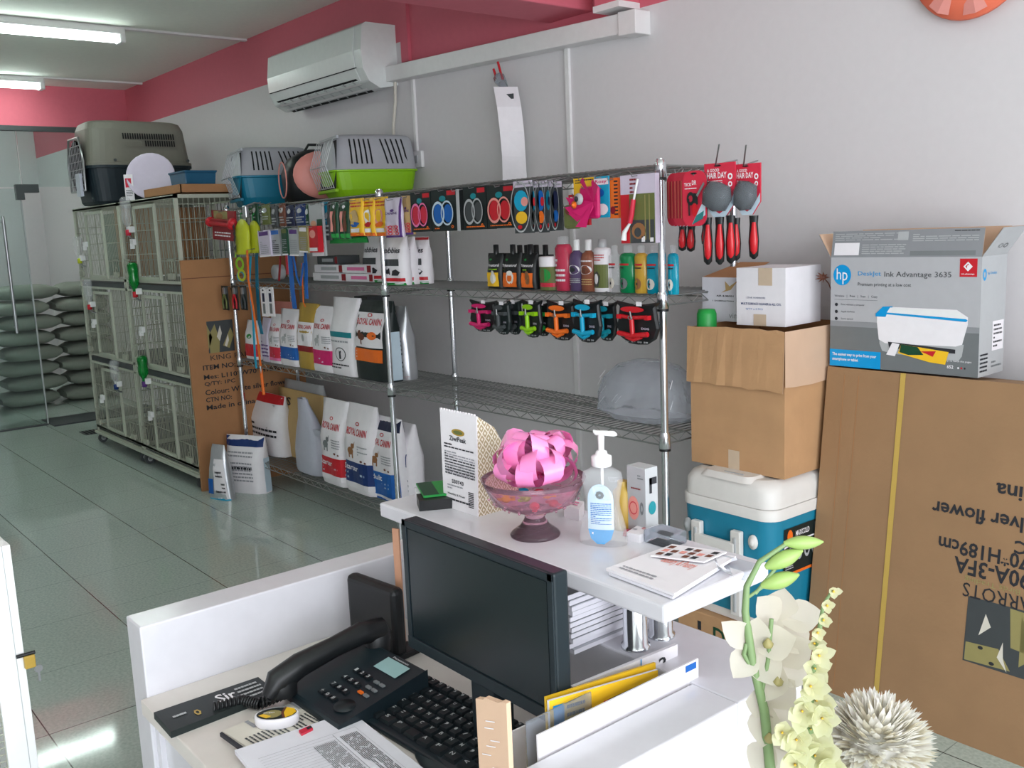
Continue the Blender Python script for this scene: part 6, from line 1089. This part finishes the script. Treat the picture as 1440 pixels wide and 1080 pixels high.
# sanitizer bottle
ps = PZ(843, 766, z); ds = (ps-V((0, 0, H))).length; k_ = ds/1370; hb2 = (PY(843, 657, ps.y).z-z)
t = T('hand_sanitizer', 'clear hand sanitiser pump bottle with white pump on the raised shelf', 'bottle', (ps.x, ps.y+.01, z), .55)
pr_ = [(.90, 0), (1, .01), (1.02, .10), (.92, .26), (.74, .45), (.70, .55), (.78, .70), (.86, .82), (.80, .92), (.45, .975), (.30, .98), (.28, 1.0)]
rw = 34*k_
MB().loft([[V((rw*r*math.copysign(abs(math.cos(q))**.85, math.cos(q)), rw*.5*(r**.5)*math.copysign(abs(math.sin(q))**.85, math.sin(q)), hb2*zz)) for q in [2*pi*j/32 for j in range(32)]] for r, zz in pr_], 'clear').build('bottle_body', t)
SF = lambda u, v, oo=0: V(((u-.5)*rw*1.5, -rw*.5*(.95*(1-(2*u-1)**2*.35))*(1-.10*math.sin(pi*v))-oo, v*hb2))
b = MB(); b.deco(SF, [('p', .14, .22, .86, .60, 'bottlelabel', .001), ('e', .5, .60, .36, .20, 'bottlelabel', .001, 20), ('g', [(.14, .22), (.22, .10), (.4, .04), (.6, .04), (.78, .10), (.86, .22)], 'hpblue', .0016), ('e', .5, .66, .12, .05, 'grey', .002, 8, .3), ('l', .22, .28, .8, .56, 12, 'blue'), ('l', .25, .14, .75, .2, 1, 'card')], 6, 3); b.build('label', t)
MB().lathe([(.013*1.2, hb2), (.0165, hb2+.002), (.0165, hb2+.016), (.010, hb2+.019), (.009, hb2+.024), (.0045, hb2+.026), (.0055, hb2+.052)], 'plasticwhite', 20).build('pump_collar', t)
MB().loft([[V((x, w2*math.cos(q), hb2+.054+zz+hh2*math.sin(q))) for q in [2*pi*j/10 for j in range(10)]] for x, w2, hh2, zz in ((-.012, .004, .003, .002), (-.008, .008, .004, 0), (.004, .008, .004, 0), (.022, .006, .0045, -.001), (.026, .003, .002, -.002))], 'plasticwhite').build('pump_head', t)
MB().tube([(0, 0, hb2), (0, 0, .02)], .0028, 'plasticwhite').build('dip_tube', t)
# small boxes behind
def sbox(name, lab, quad, h, m, deco_top=None, deco_f=None, z=ZT, cat='box'):
    P = [PZ(x, y, z) for x, y in quad]; o = P[0]; t = T(name, lab, cat, o); Q = [p-o for p in P]
    b = MB(); b.loft([Q, [q+V((0, 0, h)) for q in Q]], m, smooth=False); S = lambda u, v, oo=0: Q[0]*(1-u)*(1-v)+Q[1]*u*(1-v)+Q[2]*u*v+Q[3]*(1-u)*v+V((0, 0, h+oo)); b.deco(S, deco_top or [], 1, 1)
    Fq = lambda u, v, oo=0: Q[0]*(1-u)+Q[1]*u+V((0, -oo, v*h)); b.deco(Fq, deco_f or [], 1, 1); b.build('carton', t, bevel=.0008); return t
sbox('small_box', 'small white flat box just right of the sanitiser bottle', [(881, 760), (900, 764), (929, 749), (906, 744)], .014, 'card', [('t', 'KIS', .5, .4, .7, .6, 'red', .001), ('l', .1, .2, .5, .4, 1, 'faint')])
sbox('leaflet_stack', 'small red topped stack of cards behind the flat white box', [(876, 754), (893, 756), (903, 748), (880, 742)], .004, 'red', [('l', .2, .2, .8, .8, 3, 'pinkp')], cat='cards')
sbox('small_box', 'small pale box between the glass bowl and the sanitiser bottle', [(793, 727), (815, 733), (822, 722), (800, 716)], .022, 'card', [('l', .2, .2, .8, .8, 2, 'pinkp')])
q_ = PY(876, 700, 1.14); hy = PY(876, 676, 1.14).z-ZT
t = T('amber_bottle', 'small amber yellow bottle between the sanitiser and the pale soap box', 'bottle', (q_.x, 1.14, ZT)); MB().lathe([(.016, 0), (.017, .003), (.017, hy*.8), (.010, hy*.88), (.009, hy)], 'gold', 18).build('bottle_body', t)
t = T('soap_box', 'tall pale box with a pink round picture standing behind the sanitiser', 'box', (PY(882, 700, 1.135).x, 1.135, ZT), .0)
w1, h1 = PY(908, 700, 1.135).x-PY(882, 700, 1.135).x, PY(895, 657, 1.135).z-ZT
MB().box(0, w1, 0, .03, 0, h1, 'lgrey').deco(plane((0, 0, 0), (w1, 0, 0), (0, 0, h1)), [('e', .35, .38, .3, .18, 'peach', .0006), ('e', .35, .38, .22, .1, 'crimson', .001, 12, .85), ('l', .25, .66, .75, .7, 1, 'dred'), ('e', .8, .4, .1, .1, 'grey', .001, 8, .5), ('l', .6, .82, .9, .9, 2, 'grey')]).deco(plane((w1, 0, 0), (0, .03, 0), (0, 0, h1)), [('p', .3, .75, .9, .85, 'ink'), ('p', .3, .62, .5, .85, 'ink'), ('e', .5, .4, .3, .1, 'logoteal')]).build('carton', t, bevel=.001)
t = T('clear_tray', 'empty clear plastic tray beside the pale soap box', 'tray', (PY(908, 700, 1.12).x+.002, 1.11, ZT)); MB().box(0, .055, 0, .045, 0, .022, 'blister').build('tray_body', t, bevel=.003)
# brochure pile at the right end
tt, S = flat('brochure', 'white wedding style brochure with orange script near the right end of the raised shelf', 'brochure', [(852, 799), (948, 835), (1035, 782), (938, 768)], ZT+.010, .004, 'card', [('l', .1, .08, .6, .2, 2, 'faint'), ('t', 'Bakery & Pastry', .32, .48, .78, .66, 'peach', .0008), ('g', [(.28, .55), (.3, .64), (.42, .72), (.46, .70), (.34, .62)], 'brown', .001)])
flat('brochure', 'white brochure directly under the one with orange script', 'brochure', [(856, 805), (946, 839), (1020, 793), (940, 770)], ZT+.0055, .004, 'paper')
tt, S = flat('photo_card', 'card with a mosaic of small brown and pink photos at the shelf end', 'card', [(915, 781), (990, 790), (1022, 776), (945, 765)], ZT+.015, .002, 'card', [('p', .04+.16*i, .1+.28*j, .15+.16*i, .3+.28*j, ('brown', 'skin', 'ink', 'peach', 'card', 'dgrey')[(i*2+j*3+i*j) % 6]) for i in range(6) for j in range(3)])
b = MB(); P = [PZ(1000, 775, ZT+.012), PZ(1062, 792, ZT+.012), PZ(1048, 818, ZT-.01), PZ(1010, 800, ZT+.012)]
b.add(P, [(0, 1, 2, 3)], 'blister'); o = b.build('plastic_sleeve'); setp(o, 'clear plastic sleeve hanging over the right end of the raised shelf', 'sleeve')
# ---------------------------------------------------------------- flowers in the foreground (stand in a tall floor vase)
vp = PD(1100, 1300, 1.05)
t = T('flower_vase', 'tall white floor vase holding the artificial flowers', 'vase', (vp.x, vp.y, 0)); vz = min(vp.z, .72)
MB().lathe([(.07, 0), (.075, .01), (.06, .2), (.075, vz-.1), (.06, vz-.02), (.065, vz), (.055, vz), (.055, vz-.1), (.001, vz-.11)], 'plasticwhite', 28).build('vase_body', t)
def petal(b, o, d, up, L, W, m, curl=.3, n=6):
    d = V(d).normalized(); up = V(up); sd = d.cross(up).normalized(); nn = sd.cross(d).normalized(); vs = []
    for i in range(n+1):
        s_ = i/n; w2 = W*math.sin(pi*min(1, s_*.93+.07))**.7*(.6+.4*math.sin(pi*s_)); c = V(o)+d*(L*s_*(1-.15*curl*s_))+nn*(L*curl*s_*s_)
        vs += [c-sd*w2+nn*w2*.25, c, c+sd*w2+nn*w2*.25]
    b.add(vs, [f for i in range(n) for f in ((3*i, 3*i+1, 3*i+4, 3*i+3), (3*i+1, 3*i+2, 3*i+5, 3*i+4))], m, True)
vt = V((vp.x, vp.y, vz-.08))
DO = 1.05
def D(x, y, k=DO): return PD(x, y, k)
t = T('orchid_stem', 'white artificial orchid spray with three green buds in front of the counter end', 'artificial orchid', vt); o = V(vt)
st = [vt, D(1095, 1180, 1.04), D(1083, 1080), D(1075, 1000), D(1058, 930), D(1048, 860), D(1050, 825), D(1068, 790), D(1105, 765)]
b = MB().tube([p-o for p in st], [.006, .006, .0058, .0052, .0048, .0042, .0036, .003, .0024], 'stem', 8); b.tube([p-o for p in (D(1062, 835), D(1090, 800), D(1095, 790))], .0022, 'stem'); b.tube([p-o for p in (D(1052, 840), D(1066, 830), D(1078, 822))], .002, 'stem'); b.tube([p-o for p in (D(1060, 945), D(1046, 920), D(1050, 905))], .0028, 'stem'); b.tube([p-o for p in (D(1078, 1060), D(1070, 980), D(1080, 930), D(1085, 870), )], .0026, 'stem'); b.build('stem', t)
for (x0, y0, x1, y1, r) in ((1102, 764, 1158, 762, 10), (1076, 798, 1129, 774, 12), (1070, 824, 1124, 808, 12)):
    p, q = D(x0, y0)-o, D(x1, y1)-o; b = MB(); n = 9; b.tube([p.lerp(q, i/n) for i in range(n+1)], [max(.0006, r*DO/1370*math.sin(pi*(i/n*.92+.06))**.8) for i in range(n+1)], 'bud', 14); b.build('bud', t)
vw = (V((0, 0, H))-D(1090, 920)).normalized()
def orchid(cx, cy, k, dirs, m='petal', dn=None):
    c = D(cx, cy, k)-o; rt_, up_ = RGT, UPV
    for (ax, ay, L, W) in dirs:
        b = MB(); d = (rt_*ax+up_*(-ay)).normalized()+vw*.15; petal(b, c, d, vw, L*k/1370, W*k/1370, m, .18); b.build('petal', t)
orchid(1062, 910, 1.055, [(-1, -.75, 72, 20), (-.7, 1, 56, 22), (.5, .9, 60, 24), (.9, -.2, 60, 26), (.1, -1, 50, 20)])
orchid(1095, 870, 1.065, [(-.6, -.6, 52, 22), (.2, -1, 50, 24), (1, -.1, 64, 24), (.6, .8, 60, 26), (-.5, .8, 50, 24)])
orchid(1092, 930, 1.06, [(.9, -.5, 60, 26), (.9, .4, 56, 26), (-.3, 1, 60, 26), (-.9, .1, 40, 22)])
orchid(1078, 990, 1.06, [(.7, -.6, 56, 26), (.9, .7, 52, 24), (-.1, 1, 60, 24), (-.8, -.1, 36, 20)])
orchid(1085, 1045, 1.065, [(.9, -.4, 50, 24), (-.6, .8, 50, 24), (.5, .9, 50, 24), (-.1, -1, 50, 22)])
for cx, cy in ((1080, 912), (1094, 965), (1082, 1045)): MB().lathe([(.001, 0), (.005, .002), (.006, .006), (.001, .012)], 'khaki', 10, D(cx, cy, 1.045)-o).build('lip', t)
t = T('gladiolus_stem', 'pale yellow artificial gladiolus spike between the orchid and the white pompon', 'artificial gladiolus', vt+V((.02, .01, 0))); o = V(t.location)
K = 1.02; st = [V(t.location), D(1140, 1160, 1.0), D(1138, 1060, K), D(1140, 960, K), D(1150, 900, K), D(1158, 850, K), D(1172, 828, K)]
MB().tube([p-o for p in st], [.005, .005, .005, .004, .003, .002, .0015], 'stem', 8).build('stem', t)
R6 = random.Random(9)
BL_ = [(1172, 832, 15, 4), (1163, 852, 15, 4), (1158, 872, 16, 5), (1150, 890, 16, 5), (1145, 905, 18, 5), (1152, 922, 24, 6), (1146, 940, 28, 6), (1140, 965, 30, 7), (1148, 985, 34, 7), (1128, 1000, 34, 7), (1140, 1025, 38, 8), (1120, 1040, 34, 7), (1146, 1062, 44, 8), (1118, 1075, 40, 8), (1165, 1080, 36, 7), (1100, 1030, 26, 6), (1130, 1000, 30, 6), (1156, 1010, 30, 6)]
for i, (cx, cy, R, n) in enumerate(BL_):
    c = D(cx, cy, K-.01*(i % 2))-o; b = MB()
    for k in range(n):
        q = 2*pi*k/n+R6.uniform(-.3, .3); d = RGT*math.cos(q)+UPV*math.sin(q)+vw*.5; petal(b, c, d, vw, R*K/1370*R6.uniform(.85, 1.2), R*.36*K/1370, 'petaly', R6.uniform(.2, .6), 4)
    b.tube([c, c+vw*.012], [.0016, .0006], 'yellow', 5); b.build('blossom', t)
t = T('pompon_flower', 'large round white artificial chrysanthemum in the bottom right corner', 'artificial flower', vt+V((.04, .03, 0))); o = V(t.location); K = 1.12
cc = D(1232, 1052, K)-o; Rr = 80*K/1370
MB().tube([(0, 0, 0), cc*.5+V((.02, 0, 0)), cc], .0045, 'stem', 8).build('stem', t)
b = MB(); n = 1150
for i in range(n):
    zz = 1-2*(i+.5)/n; ph_ = i*2.39996; rr_ = math.sqrt(1-zz*zz); d = V((rr_*math.cos(ph_), rr_*math.sin(ph_), zz)); up_ = V((0, 0, 1)) if abs(d.z) < .9 else V((1, 0, 0)); d = (d+V((rnd(-.12, .12), rnd(-.12, .12), rnd(-.12, .12)))).normalized(); L = Rr*rnd(.8, 1.04)
    petal(b, cc+d*Rr*.5, d, up_, L*.55, .0042*K, 'pomp' if rnd(0, 1) > .3 else 'pomp2', rnd(-.1, .15), 3)
b.ball(cc, Rr*.66, 'pomp', 16, 10); b.build('flower_head', t)
# ---------------------------------------------------------------- white cage frame at the bottom left, key in its lock
xg = -2.0; g = PX(14, 766, xg); g2 = PX(2, 764, xg)
t = T('cage_door', 'white metal cage with fine mesh at the bottom left edge of the picture', 'cage', (g.x, g.y, 0)); zg = g.z
wq = .052
MB().box(-.03, 0, -wq, 0, 0, zg, 'plasticwhite').box(-.028, .0005, -.016, -.014, 0, zg, 'lgrey').build('post', t, bevel=.004)
MB().box(-.03, 0, -.6, -wq, zg-.035, zg, 'plasticwhite').box(-.03, 0, -.6, -wq, .05, .08, 'plasticwhite').build('rail', t, bevel=.003)
b = MB(); wires(b, 'y', -.58, -wq, .07, zg-.18, -.012, .014, 'wirew', .0012, cross=[.07+.014*k for k in range(int((zg-.25)/.014))]); b.box(-.02, -.004, -.6, -wq, zg-.19, zg-.17, 'plasticwhite'); b.build('mesh_panel', t)
MB().box(-.6, -.03, -.03, 0, 0, zg, 'plasticwhite', skip='').build('side_panel', t, bevel=.003)
kp = PX(40, 915, xg+.0)
t = T('padlock', 'small brass padlock with keys hanging on the white cage post', 'padlock', (xg+.002, kp.y-.004, kp.z-.02)); MB().box(0, .012, -.008, .012, -.012, .014, 'gold').build('lock_body', t, bevel=.002); MB().tube([(.004, -.02, .016), (.004, .014, .016)], .004, 'black').build('hasp', t)
MB().lathe([(.008, 0), (.008, .002)], 'steel', 10, (.006, .016, -.018), M=Mx.Rotation(pi/2, 4, 'Y')).box(.005, .007, .014, .018, -.045, -.018, 'steel').build('key', t)
